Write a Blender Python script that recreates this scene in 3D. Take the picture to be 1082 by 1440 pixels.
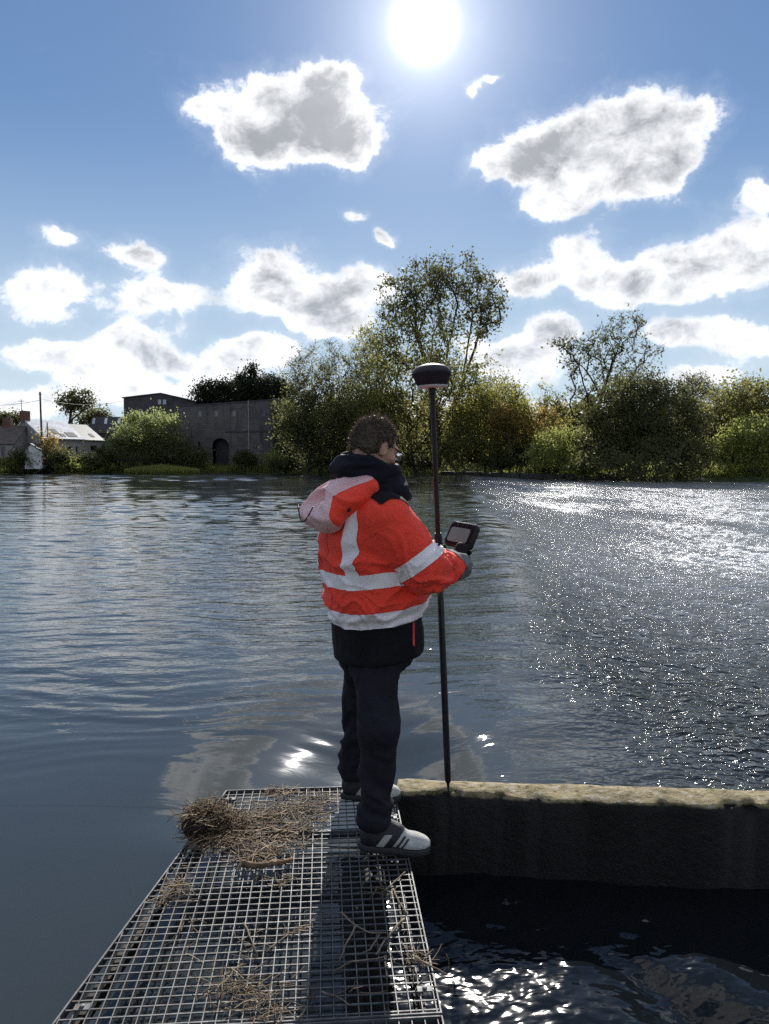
import bpy, bmesh, math, random
import numpy as np
from mathutils import Vector, Matrix

# ------------------------------------------------------------------ scene, camera, sky, sun, exposure
scene = bpy.context.scene
for o in list(bpy.data.objects):
    bpy.data.objects.remove(o)
C = scene.collection
rad = math.radians
PITCH = rad(3.71); CAM_Z = 1.57; F = 1080.0

cam_data = bpy.data.cameras.new('camera')
cam_data.sensor_fit = 'VERTICAL'; cam_data.sensor_height = 36.0; cam_data.lens = 27.0
cam_data.clip_start = 0.05; cam_data.clip_end = 20000
cam = bpy.data.objects.new('camera', cam_data); C.objects.link(cam)
cam.location = (0, 0, CAM_Z); cam.rotation_euler = (math.pi/2 - PITCH, 0, 0)
scene.camera = cam

SUN_AZ, SUN_EL = rad(2.86), rad(28.6)
SUN_DIR = Vector((math.sin(SUN_AZ)*math.cos(SUN_EL), math.cos(SUN_AZ)*math.cos(SUN_EL), math.sin(SUN_EL)))
SKY_STRENGTH = 0.10
SUN_STRENGTH = 4.6
scene.view_settings.view_transform = 'Standard'
scene.view_settings.look = 'None'
scene.view_settings.gamma = 1.0
scene.view_settings.use_curve_mapping = False
scene.view_settings.exposure = 0.45
cy = scene.cycles
cy.use_denoising = False
try:
    cy.denoiser = 'OPENIMAGEDENOISE'; cy.denoising_prefilter = 'ACCURATE'
except Exception: pass
cy.max_bounces = 6; cy.diffuse_bounces = 3; cy.glossy_bounces = 3; cy.transmission_bounces = 4; cy.transparent_max_bounces = 6
cy.caustics_reflective = False; cy.caustics_refractive = False
cy.sample_clamp_indirect = 4.0; cy.sample_clamp_direct = 30.0

def pdir(px, py):
    """direction of a photograph pixel in world space"""
    a = (px-541)/F; b = (720-py)/F
    return Vector((a, math.cos(PITCH)+b*math.sin(PITCH), -math.sin(PITCH)+b*math.cos(PITCH)))
def at(px, py, Y):
    d = pdir(px, py); k = Y/d.y
    return Vector((d.x*k, Y, CAM_Z+d.z*k))

class NT:
    """small helper to write node trees"""
    def __init__(s, tree): s.t = tree; tree.nodes.clear()
    def n(s, typ, **kw):
        nd = s.t.nodes.new(typ)
        ins = kw.pop('ins', {})
        for k, v in kw.items(): setattr(nd, k, v)
        for k, v in ins.items(): s.set(nd, k, v)
        return nd
    def set(s, nd, k, v):
        sock = nd.inputs[k]
        if isinstance(v, bpy.types.NodeSocket): s.t.links.new(v, sock)
        elif isinstance(v, bpy.types.Node): s.t.links.new(v.outputs[0], sock)
        else: sock.default_value = v
    def math(s, op, *a, clamp=False):
        nd = s.t.nodes.new('ShaderNodeMath'); nd.operation = op; nd.use_clamp = clamp
        for i, v in enumerate(a): s.set(nd, i, v)
        return nd.outputs[0]
    def vmath(s, op, *a):
        nd = s.t.nodes.new('ShaderNodeVectorMath'); nd.operation = op
        for i, v in enumerate(a): s.set(nd, i, v)
        return nd.outputs['Value'] if op in ('LENGTH', 'DOT_PRODUCT', 'DISTANCE') else nd.outputs[0]
    def mix(s, f, a, b, blend='MIX'):
        nd = s.t.nodes.new('ShaderNodeMix'); nd.data_type = 'RGBA'; nd.blend_type = blend
        s.set(nd, 0, f); s.set(nd, 6, a); s.set(nd, 7, b)
        return nd.outputs[2]
    def noise(s, vec, scale, detail=3, rough=.55, dist=0.0, dim='3D'):
        nd = s.t.nodes.new('ShaderNodeTexNoise'); nd.noise_dimensions = dim
        if vec is not None: s.set(nd, 'Vector', vec)
        for k, v in (('Scale', scale), ('Detail', detail), ('Roughness', rough), ('Distortion', dist)): s.set(nd, k, v)
        return nd
    def smooth(s, x, lo, hi, to0=0.0, to1=1.0):
        nd = s.t.nodes.new('ShaderNodeMapRange'); nd.interpolation_type = 'SMOOTHSTEP'
        s.set(nd, 0, x); s.set(nd, 1, lo); s.set(nd, 2, hi); s.set(nd, 3, to0); s.set(nd, 4, to1)
        return nd.outputs[0]

# ---- world: Nishita sky, cumulus clouds at infinity (by azimuth and elevation), the sun's own disc and aureole
world = bpy.data.worlds.new('World'); scene.world = world; world.use_nodes = True
w = NT(world.node_tree)
sky = w.n('ShaderNodeTexSky', sky_type='NISHITA')
sky.sun_disc = False; sky.sun_elevation = SUN_EL; sky.sun_rotation = SUN_AZ
sky.altitude = 50; sky.air_density = 1.0; sky.dust_density = 0.05; sky.ozone_density = 3.0
tc = w.n('ShaderNodeTexCoord')
dirv = w.vmath('NORMALIZE', tc.outputs['Generated'])
sep = w.n('ShaderNodeSeparateXYZ', ins={0: dirv})
az = w.math('ARCTAN2', sep.outputs[0], sep.outputs[1])
el = w.math('ARCSINE', sep.outputs[2])
comb = w.n('ShaderNodeCombineXYZ', ins={0: az, 1: el, 2: 0.0})
# ragged edges: the lookup point is displaced by fractal noise
wn = w.noise(dirv, 9.0, 6, .6)
wofs = w.vmath('MULTIPLY', w.vmath('SUBTRACT', wn.outputs['Color'], (.5, .5, .5)), (.10, .07, 0))
pw = w.vmath('ADD', comb, wofs)
CL = [ # photograph cumulus: x, y, half width, half height in photograph pixels -> azimuth, elevation
 (388,132,78,44),(290,152,50,26),(420,195,95,42),(352,212,48,34),(488,205,44,32),(462,150,66,46),(478,108,42,20),
 (890,165,92,48),(800,205,100,50),(715,228,68,28),(968,178,58,30),(860,250,100,44),(772,286,42,24),(945,232,50,26),
 (664,114,18,13),(690,95,26,11),(492,305,24,13),(546,331,17,15),(92,336,46,20),(192,354,36,24),(1062,275,50,26),
 (60,410,72,42),(217,422,70,38),(374,402,76,52),(452,428,64,36),(526,404,62,32),(488,462,54,22),
 (820,356,50,36),(738,392,66,25),(962,384,140,40),(890,404,72,34),(1062,346,90,44),
 (60,496,72,28),(190,490,56,31),(236,512,46,18),(318,508,42,20),(392,494,52,22),(350,534,80,20),
 (700,490,60,28),(776,460,54,24),(735,515,76,38),(972,466,74,26),(1048,486,64,26),(985,530,80,22),
 (50,566,120,30),(230,560,90,28),(420,580,100,26),(640,585,200,30),(860,585,140,24),(1050,590,110,24),(130,528,60,18)]
dens = None
for (x, y, rx, ry) in CL:
    d0 = pdir(x, y).normalized()
    a0, e0 = math.atan2(d0.x, d0.y), math.asin(d0.z)
    dx = pdir(x+rx, y).normalized(); dy = pdir(x, y-ry).normalized()
    ra = abs(math.atan2(dx.x, dx.y)-a0); re = abs(math.asin(dy.z)-e0)
    nd = w.t.nodes.new('ShaderNodeVectorMath'); nd.operation = 'MULTIPLY_ADD'
    w.set(nd, 0, pw); nd.inputs[1].default_value = (1/ra, 1/re, 0); nd.inputs[2].default_value = (-a0/ra, -e0/re, 0)
    l2 = w.vmath('DOT_PRODUCT', nd.outputs[0], nd.outputs[0])
    pk = .86+.34*min(1.0, ry/45)                                # small puffs are thin, big ones thick
    gs_ = w.math('POWER', .30, l2)
    dens = w.math('MULTIPLY', gs_, pk) if dens is None else w.math('MULTIPLY_ADD', gs_, pk, dens)
# beyond the picture the same kind of sky goes on
outn = w.noise(w.vmath('MULTIPLY', dirv, (1, 1, 1.9)), 3.2, 5, .55, .3)
inside = w.math('MULTIPLY', w.smooth(w.math('ABSOLUTE', az), .5, .62), 1.0)
above = w.smooth(el, .66, .78)
outm = w.math('MAXIMUM', inside, above)
outd = w.math('MULTIPLY_ADD', outn.outputs[0], 5.5, -2.45)
dens = w.math('ADD', w.math('MULTIPLY', dens, w.math('SUBTRACT', 1.0, outm)), w.math('MULTIPLY', outd, outm))
fn = w.noise(w.vmath('MULTIPLY', dirv, (1, 1, 1.35)), 21.0, 9, .66, .25)
bn = w.noise(w.vmath('MULTIPLY', dirv, (1, 1, 1.5)), 13.0, 4, .5)
fine = w.math('SUBTRACT', fn.outputs[0], .5)
body = w.math('SUBTRACT', dens, .49)                        # >0 inside a cloud
depth = w.math('MULTIPLY_ADD', fine, 1.55, body)
veil = w.math('MULTIPLY', w.smooth(w.math('MULTIPLY_ADD', fine, 1.0, body), -.42, .2), .14)        # thin vapour round the puffs
alpha = w.math('MAXIMUM', w.smooth(depth, -.10, .34), veil)
# transmitted sunlight falls with the cloud's thickness: bright thin rims, grey cores
tk = w.math('ADD', w.math('MULTIPLY_ADD', fine, 2.6, body), w.math('MULTIPLY', w.math('SUBTRACT', bn.outputs[0], .5), 2.4))
thick = w.math('MULTIPLY', w.smooth(tk, -.30, 1.75), w.math('MULTIPLY_ADD', fine, .9, 1.0), clamp=True)
low = w.smooth(el, .02, .30)
core = w.mix(low, (.44, .48, .54, 1), (.31, .33, .36, 1))
ccol = w.mix(thick, (.95, .96, .98, 1), core)
shd = w.vmath('SCALE', ccol); w.set(shd.node, 'Scale', w.math('SUBTRACT', 1.0, w.math('MULTIPLY', w.math('ADD', fine, w.math('SUBTRACT', bn.outputs[0], .5)), w.math('MULTIPLY', thick, .38))))   # billows: thicker lumps let less light through
ccol = shd
skyc = w.vmath('SCALE', w.vmath('MULTIPLY', sky.outputs[0], (.95, 1.0, 1.05))); skyc.node.inputs['Scale'].default_value = SKY_STRENGTH
# highlight shoulder: the bright half of the sky is compressed as the photograph's tone curve does, everywhere alike
lum = w.vmath('DOT_PRODUCT', skyc, (.25, .6, .15))
skyc = w.vmath('SCALE', skyc); skyc.node.inputs['Scale'].default_value = 1.0
w.set(skyc.node, 'Scale', w.math('DIVIDE', 1.0, w.math('MULTIPLY_ADD', lum, 1.6, 1.0)))
# the sun itself and the bright air close round it
cosang = w.vmath('DOT_PRODUCT', dirv, tuple(SUN_DIR))
ang = w.math('ARCCOSINE', w.math('MINIMUM', cosang, .9999999))
an = w.math('DIVIDE', ang, rad(1.08))
disc = w.math('POWER', 2.718, w.math('MULTIPLY', w.math('MULTIPLY', an, an), -1.0))
aur = w.math('MULTIPLY', w.math('POWER', 2.718, w.math('DIVIDE', ang, -rad(3.4))), .9)
sunl = w.math('MULTIPLY_ADD', disc, 7.0, aur)
hz = w.math('MULTIPLY', w.smooth(el, .42, .0), .72)              # pale air low over the horizon
mixc = w.mix(alpha, w.mix(hz, skyc, (.52, .62, .72, 1)), ccol)
tot = w.vmath('ADD', mixc, w.vmath('MULTIPLY', w.n('ShaderNodeCombineXYZ', ins={0: sunl, 1: sunl, 2: sunl}).outputs[0], (1.0, .98, .97)))
bg = w.n('ShaderNodeBackground', ins={'Color': tot, 'Strength': 1.0})
wo = w.n('ShaderNodeOutputWorld', ins={0: bg})
world.cycles.sampling_method = 'MANUAL'; world.cycles.sample_map_resolution = 1024

sun_data = bpy.data.lights.new('sun', 'SUN'); sun_data.energy = SUN_STRENGTH; sun_data.angle = rad(.53); sun_data.color = (1, .95, .87)
sun = bpy.data.objects.new('sun', sun_data); C.objects.link(sun)
sun.rotation_euler = SUN_DIR.to_track_quat('Z', 'Y').to_euler()

# ------------------------------------------------------------------ helpers
rng = np.random.default_rng(7)
random.seed(5)

def tag(o, label=None, cat=None, group=None, kind=None):
    if label: o['label'] = label
    if cat: o['category'] = cat
    if group: o['group'] = group
    if kind: o['kind'] = kind
    return o
def empty(name, loc, label=None, cat=None, group=None):
    o = bpy.data.objects.new(name, None); C.objects.link(o); o.location = loc; o.empty_display_size = .2
    return tag(o, label, cat, group)
def mesh_obj(name, verts, faces, mat, parent=None, smooth=False, attrs=None):
    me = bpy.data.meshes.new(name)
    verts = np.asarray(verts, dtype=np.float32).reshape(-1, 3)
    if parent is not None:
        verts = verts - np.asarray(world_loc(parent), dtype=np.float32)
    if isinstance(faces, np.ndarray):
        k = faces.shape[1]; nf = faces.shape[0]
        me.vertices.add(len(verts)); me.vertices.foreach_set('co', verts.ravel())
        me.loops.add(nf*k); me.loops.foreach_set('vertex_index', faces.astype(np.int32).ravel())
        me.polygons.add(nf); me.polygons.foreach_set('loop_start', np.arange(0, nf*k, k, dtype=np.int32))
        me.update(calc_edges=True)
    else:
        me.from_pydata(verts.tolist(), [], [tuple(f) for f in faces]); me.update()
    if smooth: me.polygons.foreach_set('use_smooth', np.ones(len(me.polygons), dtype=bool))
    if attrs:
        for k, v in attrs.items():
            a = me.attributes.new(k, 'FLOAT', 'POINT'); a.data.foreach_set('value', np.asarray(v, dtype=np.float32))
    if mat is not None: me.materials.append(mat)
    me.validate()
    o = bpy.data.objects.new(name, me); C.objects.link(o)
    if parent is not None: o.parent = parent
    return o
def world_loc(o):
    v = Vector(o.location); p = o.parent
    while p is not None: v = v + p.location; p = p.parent
    return v

class MB:
    """collects boxes, tubes and lathes into one mesh"""
    def __init__(s): s.v = []; s.f = []
    def add(s, vs, fs):
        o = len(s.v); s.v += [tuple(v) for v in vs]; s.f += [tuple(i+o for i in f) for f in fs]
    def box(s, c, size, ax=None, bev=0):
        c = Vector(c); hx, hy, hz = [q/2 for q in size]
        ax = ax or (Vector((1,0,0)), Vector((0,1,0)), Vector((0,0,1)))
        vs = [c+ax[0]*(sx*hx)+ax[1]*(sy*hy)+ax[2]*(sz*hz) for sx in (-1,1) for sy in (-1,1) for sz in (-1,1)]
        s.add(vs, [(0,1,3,2),(4,6,7,5),(0,4,5,1),(2,3,7,6),(0,2,6,4),(1,5,7,3)])
    def bar(s, a, b, wid, hei, up=Vector((0,0,1))):
        a = Vector(a); b = Vector(b); d = (b-a); L = d.length; d.normalize()
        side = d.cross(up).normalized(); u = side.cross(d)
        s.box((a+b)/2, (L, wid, hei), (d, side, u))
    def tube(s, pts, rs, n=8, cap=True):
        pts = [Vector(p) for p in pts]
        if not isinstance(rs, (list, tuple)): rs = [rs]*len(pts)
        o = len(s.v); prev = None
        for i, p in enumerate(pts):
            d = (pts[min(i+1, len(pts)-1)]-pts[max(i-1, 0)]).normalized()
            if prev is None:
                a = Vector((0,0,1)) if abs(d.z) < .9 else Vector((1,0,0))
                u = d.cross(a).normalized()
            else:
                u = (prev - d*prev.dot(d)).normalized()
            prev = u; v = d.cross(u)
            for k in range(n):
                t = 2*math.pi*k/n
                s.v.append(tuple(p+(u*math.cos(t)+v*math.sin(t))*rs[i]))
        for i in range(len(pts)-1):
            for k in range(n):
                k2 = (k+1) % n
                s.f.append((o+i*n+k, o+i*n+k2, o+(i+1)*n+k2, o+(i+1)*n+k))
        if cap:
            s.f.append(tuple(o+k for k in reversed(range(n)))); s.f.append(tuple(o+(len(pts)-1)*n+k for k in range(n)))
    def lathe(s, prof, origin, axis=Vector((0,0,1)), n=32):
        axis = Vector(axis).normalized(); a = Vector((1,0,0)) if abs(axis.x) < .9 else Vector((0,1,0))
        u = axis.cross(a).normalized(); v = axis.cross(u); origin = Vector(origin); o = len(s.v)
        for (r, h) in prof:
            for k in range(n):
                t = 2*math.pi*k/n
                s.v.append(tuple(origin+axis*h+(u*math.cos(t)+v*math.sin(t))*r))
        for i in range(len(prof)-1):
            for k in range(n):
                k2 = (k+1) % n
                s.f.append((o+i*n+k, o+i*n+k2, o+(i+1)*n+k2, o+(i+1)*n+k))
        s.f.append(tuple(o+k for k in reversed(range(n)))); s.f.append(tuple(o+(len(prof)-1)*n+k for k in range(n)))
    def build(s, name, mat, parent=None, smooth=False):
        return mesh_obj(name, s.v, s.f, mat, parent, smooth)

def shade_auto(o, ang=40):
    me = o.data
    me.polygons.foreach_set('use_smooth', np.ones(len(me.polygons), dtype=bool))
    try: me.set_sharp_from_angle(angle=rad(ang))
    except Exception: pass
    return o
def bevel(o, wdt, seg=2):
    m = o.modifiers.new('bevel', 'BEVEL'); m.width = wdt; m.segments = seg; m.limit_method = 'ANGLE'; m.angle_limit = rad(35)
    return o

# ---- numpy noise
def _hash(ix, iy, iz, seed):
    h = (ix.astype(np.int64)*374761393 + iy.astype(np.int64)*668265263 + iz.astype(np.int64)*2147483647 + seed*1274126177) & 0xffffffff
    h = ((h ^ (h >> 13))*1274126177) & 0xffffffff
    return ((h ^ (h >> 16)) & 0xffff)/65535.0*2-1
def vnoise(x, y, z=0.0, seed=0):
    x = np.asarray(x, dtype=np.float64); y = np.asarray(y, dtype=np.float64); z = np.zeros_like(x)+z
    ix, iy, iz = np.floor(x), np.floor(y), np.floor(z); fx, fy, fz = x-ix, y-iy, z-iz
    sx, sy, sz = [f*f*f*(f*(f*6-15)+10) for f in (fx, fy, fz)]
    r = 0
    for a in (0, 1):
        for b in (0, 1):
            for c in (0, 1):
                wgt = (sx if a else 1-sx)*(sy if b else 1-sy)*(sz if c else 1-sz)
                r = r+wgt*_hash(ix+a, iy+b, iz+c, seed)
    return r
def fbm(x, y, z=0.0, oct=4, seed=0, gain=.5):
    r = 0; a = 1
    for i in range(oct):
        r = r+a*vnoise(x*2**i, y*2**i, np.asarray(z)*2**i, seed+i*17); a *= gain
    return r
def sstep(x, a, b):
    t = np.clip((np.asarray(x)-a)/(b-a), 0, 1); return t*t*(3-2*t)

# ---- procedural materials
def mat_new(name):
    m = bpy.data.materials.new(name); m.use_nodes = True
    return m, NT(m.node_tree)
def finish(t, shader, disp=None):
    o = t.n('ShaderNodeOutputMaterial'); t.set(o, 0, shader)
def princ(t, **kw):
    p = t.n('ShaderNodeBsdfPrincipled')
    for k, v in kw.items(): t.set(p, k.replace('_', ' '), v)
    return p
def simple_mat(name, col, rough=.6, metal=0.0, var=.25, scale=8.0, bump=0.0, bscale=40.0, col2=None, coords='Object', spec=.5, sheen=0.0, detail=5):
    m, t = mat_new(name)
    tcn = t.n('ShaderNodeTexCoord').outputs[coords]
    n1 = t.noise(tcn, scale, detail, .6)
    c2 = col2 or tuple(c*(1-var) for c in col)
    c1 = tuple(min(1, c*(1+var*.5)) for c in col) if col2 is None else col
    c = t.mix(t.smooth(n1.outputs[0], .32, .68), (*c2, 1), (*c1, 1))
    kw = dict(Base_Color=c, Roughness=t.math('MULTIPLY_ADD', n1.outputs[0], .2, rough-.1), Metallic=metal)
    p = princ(t, **kw); p.inputs['Specular IOR Level'].default_value = spec
    if sheen: p.inputs['Sheen Weight'].default_value = sheen
    if bump:
        n2 = t.noise(tcn, bscale, 5, .6)
        b = t.n('ShaderNodeBump', ins={'Strength': bump, 'Distance': .02, 'Height': n2.outputs[0]})
        t.set(p, 'Normal', b)
    finish(t, p)
    return m
# ------------------------------------------------------------------ the setting: ground, river, lower channel
WZ = -0.15           # level of the upper river
LZ = -0.40           # level of the lower channel
def shore(x):        # distance of the far shore, by x
    x = np.asarray(x, dtype=np.float64)
    d = 116 - 10*sstep(x, -18, -2) - 22*sstep(x, 12, 32) - 4*sstep(x, 32, 60)
    return d + 1.2*vnoise(x*.12, x*0, 0, 3) + .5*vnoise(x*.5, x*0, 0, 5)
def ground_z(x, y):
    x = np.asarray(x, dtype=np.float64); y = np.asarray(y, dtype=np.float64)
    s = y-shore(x)
    z = -1.6 + 1.55*sstep(s, -3, .3) + .9*sstep(s, .2, 5) + 1.0*sstep(s, 4, 25) + 12*sstep(s, 60, 600)
    z = z + .12*fbm(x*.35, y*.35, 0, 3, 9)*sstep(s, 0, 3)
    near = sstep(y, .5, -.4)
    return z*(1-near) + near*(-.12)

gx = np.concatenate([-np.geomspace(2500, 82, 14), np.linspace(-80, 80, 200), np.geomspace(82, 2500, 14)])
gy = np.concatenate([-np.geomspace(400, 2, 8), np.linspace(-1, 2, 6), np.linspace(4, 72, 18), np.linspace(74, 150, 110), np.geomspace(154, 5000, 24)])
GX, GY = np.meshgrid(gx, gy); GZ = ground_z(GX, GY)
def grid_faces(ny, nx):
    i = np.arange(ny*nx).reshape(ny, nx)
    return np.stack([i[:-1, :-1], i[:-1, 1:], i[1:, 1:], i[1:, :-1]], -1).reshape(-1, 4)
m_ground, t = mat_new('bank_earth')
tcn = t.n('ShaderNodeTexCoord').outputs['Object']
n1 = t.noise(tcn, .6, 6, .65); n2 = t.noise(tcn, 4.0, 5, .6)
c = t.mix(t.smooth(n1.outputs[0], .4, .62), (.035, .045, .014, 1), (.085, .105, .03, 1))
c = t.mix(t.smooth(n2.outputs[0], .52, .7), c, (.09, .075, .05, 1))
p = princ(t, Base_Color=c, Roughness=.95)
t.set(p, 'Normal', t.n('ShaderNodeBump', ins={'Strength': .6, 'Distance': .15, 'Height': n2.outputs[0]}))
finish(t, p)
tag(mesh_obj('ground', np.stack([GX, GY, GZ], -1), grid_faces(len(gy), len(gx)), m_ground, smooth=True), kind='structure')

# ---- water
def wall_y(x): return 3.555 - .083*(np.asarray(x)-.19)      # front edge of the low wall's top
def crest_x(y): return .85 + .092*np.asarray(y)
def chop_mask(x, y):
    xc = crest_x(y); wd = .8+.035*y
    n = fbm(x*.6, y*.26, 0, 3, 31)*(.26+.012*y)
    return sstep((x-xc+n)/wd, -.2, 1.1)
def foam_mask(x, y):
    u = (x - (2.0+.30*y))/(1.2+.07*y)
    band = np.exp(-(u-.6)**2*1.1)*sstep(y, 11, 18)*sstep(y, 75, 50)
    band2 = np.exp(-((x-(1.5+.20*y))/(1.0+.04*y))**2)*sstep(y, 26, 36)*.7*sstep(y, 90, 60)
    st = fbm(x*.55+y*.1, y*.16, 0, 4, 77)
    return np.clip(np.maximum(band, band2)*(.85+.9*st), 0, 1)
def river_z(x, y, sp):
    """height of the upper river; sp: local mesh spacing, so only waves the mesh can carry are used"""
    ch = chop_mask(x, y)
    def wv(l): return np.clip((l/sp-2.2)/2.5, 0, 1)
    z = np.full_like(x, WZ)
    # drawdown towards the gate under the walkway
    r2 = ((x+.02)/np.where(x < -.02, .50, .30))**2 + ((y-4.15)/.80)**2
    z = z - .17*np.exp(-r2/2)*sstep(y, 3.25, 3.75)
    # the sheet of water slides down beyond the crest of the weir
    z = z - .42*sstep((x-crest_x(y))/(.9+.04*y), -.1, 2.0)*sstep(y, 4.2, 9) + .028*np.exp(-((x-crest_x(y)+.1)/(.30+.012*y))**2)*sstep(y, 6, 12)
    wx = x + .25*fbm(x*.7, y*.7, 0, 2, 5); wy = y + .25*fbm(x*.7, y*.7, 3.3, 2, 6)
    patch = .35+.65*sstep(fbm(x*.16, y*.30, 0, 3, 41), -.25, .45)
    calm = sstep(y-.25*x, 3.5, 7.0)
    for l, ang, a in ((.9, 1.25, .0026), (.52, 1.75, .0021), (.30, 1.45, .0014), (.19, 1.7, .0009)):
        k = 2*math.pi/l
        ph = k*(wx*math.cos(ang)+wy*math.sin(ang))+3.5*vnoise(x*.9/l*.35, y*.9/l*.35, 0, int(l*100))
        z = z + a*np.sin(ph)*wv(l)*patch*(.12+.88*calm)*(1+.5*ch)
    for l, a, sd in ((.75, .016, 51), (.33, .012, 52), (.16, .0075, 53), (.085, .0042, 54)):
        z = z + ch*a*vnoise(x/l*1.25, y/l*.95, 0, sd)*2*wv(l)
    # long standing streaks near the crest of the weir
    z = z + .010*np.sin(2*math.pi*(y*.95+.25*np.sin(x*1.1)-.35*x)/1.1)*np.exp(-((x-crest_x(y)-.2)/1.1)**2)*wv(1.1)*sstep(y, 4, 5)
    return z
def water_mat(name, deep, bump_k=1.0, glitter_k=.8, r0=.016):
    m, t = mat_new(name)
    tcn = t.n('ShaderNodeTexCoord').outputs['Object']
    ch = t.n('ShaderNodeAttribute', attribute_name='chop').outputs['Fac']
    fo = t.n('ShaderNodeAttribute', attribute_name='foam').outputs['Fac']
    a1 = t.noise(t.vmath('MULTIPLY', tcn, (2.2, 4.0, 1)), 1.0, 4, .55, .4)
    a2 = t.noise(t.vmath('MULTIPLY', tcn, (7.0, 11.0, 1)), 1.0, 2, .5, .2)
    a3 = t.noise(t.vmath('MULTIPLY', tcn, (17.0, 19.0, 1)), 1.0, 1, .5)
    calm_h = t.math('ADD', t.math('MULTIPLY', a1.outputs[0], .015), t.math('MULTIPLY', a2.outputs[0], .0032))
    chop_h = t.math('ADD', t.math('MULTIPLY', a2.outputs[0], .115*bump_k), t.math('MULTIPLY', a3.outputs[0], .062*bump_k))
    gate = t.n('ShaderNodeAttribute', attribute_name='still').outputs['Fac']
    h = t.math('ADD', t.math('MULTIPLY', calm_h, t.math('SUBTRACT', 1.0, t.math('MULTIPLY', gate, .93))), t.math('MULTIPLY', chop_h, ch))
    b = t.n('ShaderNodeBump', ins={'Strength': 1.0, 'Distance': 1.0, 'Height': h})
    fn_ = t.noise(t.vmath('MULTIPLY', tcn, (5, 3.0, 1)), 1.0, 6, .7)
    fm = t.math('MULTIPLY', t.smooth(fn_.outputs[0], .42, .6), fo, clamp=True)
    col = t.mix(t.math('MULTIPLY', t.n('ShaderNodeAttribute', attribute_name='aerated_glitter').outputs['Fac'], glitter_k), (*deep, 1), (.30, .315, .33, 1))  # paler base for aerated water, also standing in for sun glitter
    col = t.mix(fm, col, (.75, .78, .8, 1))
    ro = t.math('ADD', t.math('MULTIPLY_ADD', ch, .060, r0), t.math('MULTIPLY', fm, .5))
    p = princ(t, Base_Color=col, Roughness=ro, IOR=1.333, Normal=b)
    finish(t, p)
    return m
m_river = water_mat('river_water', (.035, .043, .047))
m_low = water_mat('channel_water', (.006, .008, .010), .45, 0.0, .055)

azs = np.concatenate([np.linspace(rad(-80), rad(-34), 40)[:-1], np.linspace(rad(-34), rad(34), 430), np.linspace(rad(34), rad(80), 40)[1:]])
ys = np.geomspace(3.6, 140, 900)
A, Yb = np.meshgrid(azs, ys)
X = Yb*np.tan(A)
Yw = wall_y(X)+.10
fade = np.exp(-(Yb-3.6)/2.0)
lim = np.clip(Yw, 2.5, 3.75)
Yv = Yb + (lim-3.6)*fade
sp = np.maximum(Yb*.0041, np.abs(np.gradient(X, axis=1))*1.0)
Z = river_z(X, Yv, sp)
# wind ripples further out, as real relief
U = np.log(Yb)
gust = .45+.75*sstep(fbm(X*.07, Yv*.035, 0, 3, 13), -.5, .5)
rip = vnoise(U/.0135+.6*vnoise(A/.05, U/.05, 0, 14), A/.030, 0, 15)+.6*vnoise(U/.009, A/.019, 0, 16)
Z = Z + .00075*Yb*rip*sstep(Yb, 6, 16)*gust
still = np.maximum(sstep(Yv-.35*X, 7.4, 4.6)*sstep(X, 1.2, .2), .85*sstep(Yb, 10, 30))
riv_v = [np.stack([X, Yv, Z], -1).reshape(-1, 3)]; riv_f = [grid_faces(len(ys), len(azs))]
att = {'chop': [np.maximum(chop_mask(X, Yv), .03*sstep(Yv, 9, 45)*(.6+.4*vnoise(X*.1, Yv*.07, 0, 7))).ravel()], 'foam': [foam_mask(X, Yv).ravel()], 'still': [still.ravel()], 'aerated_glitter': [(chop_mask(X, Yv)*sstep(Yv, 4.5, 16)).ravel()]}
# the part beside and under the walkway, up to the gate wall
xs = np.concatenate([-np.geomspace(30, 2.6, 30), np.linspace(-2.5, -.05, 130)]); yy = np.linspace(.35, 3.90, 158)
X2, Y2 = np.meshgrid(xs, yy)
Z2 = river_z(X2, Y2, np.full_like(X2, .0155)) - .0003 - .012*sstep(Y2, 3.80, 3.86)
riv_f.append(grid_faces(len(yy), len(xs))+len(riv_v[0])); riv_v.append(np.stack([X2, Y2, Z2], -1).reshape(-1, 3))
att['chop'].append(np.zeros(X2.size)); att['foam'].append(np.zeros(X2.size)); att['still'].append((sstep(Y2-.35*X2, 7.4, 4.6)*sstep(X2, 1.2, .2)).ravel()); att['aerated_glitter'].append(np.zeros(X2.size))
tag(mesh_obj('river', np.concatenate(riv_v), np.concatenate(riv_f), m_river, smooth=True, attrs={k: np.concatenate(v) for k, v in att.items()}), kind='structure')

# lower channel behind the wall, turbulent below the gate
xs = np.concatenate([np.linspace(-.03, 3.2, 260), np.linspace(3.3, 9, 40)]); yy = np.linspace(.1, 3.66, 280)
X3, Y3 = np.meshgrid(xs, yy)
u = (X3-.95)-.62*(2.75-Y3)                    # runs along the jet's edge
Z3 = LZ + .055*sstep(X3, .0, .95)*sstep(X3, 1.7, 1.05)*sstep(Y3, 3.5, 2.7) - .05*np.exp(-(u/.13)**2)*sstep(Y3, 3.1, 2.5) + .045*np.exp(-((u-.30)/.16)**2)*sstep(Y3, 3.3, 2.6)
tb = .5+.5*np.exp(-(u/.5)**2)
glit = sstep(X3, 1.25, .6)*sstep(Y3, 3.2, 2.4)
tb = tb*(1-.6*glit)
Z3 = Z3 + .020*fbm(X3*2.6+.8*Y3, Y3*2.2, 0, 3, 61)*tb + .006*fbm(X3*9, Y3*8, 0, 3, 64)*tb + .0011*vnoise(X3*26, Y3*26, 0, 67)
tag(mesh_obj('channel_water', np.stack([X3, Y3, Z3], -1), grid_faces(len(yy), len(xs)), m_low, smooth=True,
    attrs={'chop': (.12-.05*glit).ravel(), 'foam': np.zeros(X3.size), 'still': np.zeros(X3.size)}), kind='structure')

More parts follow.
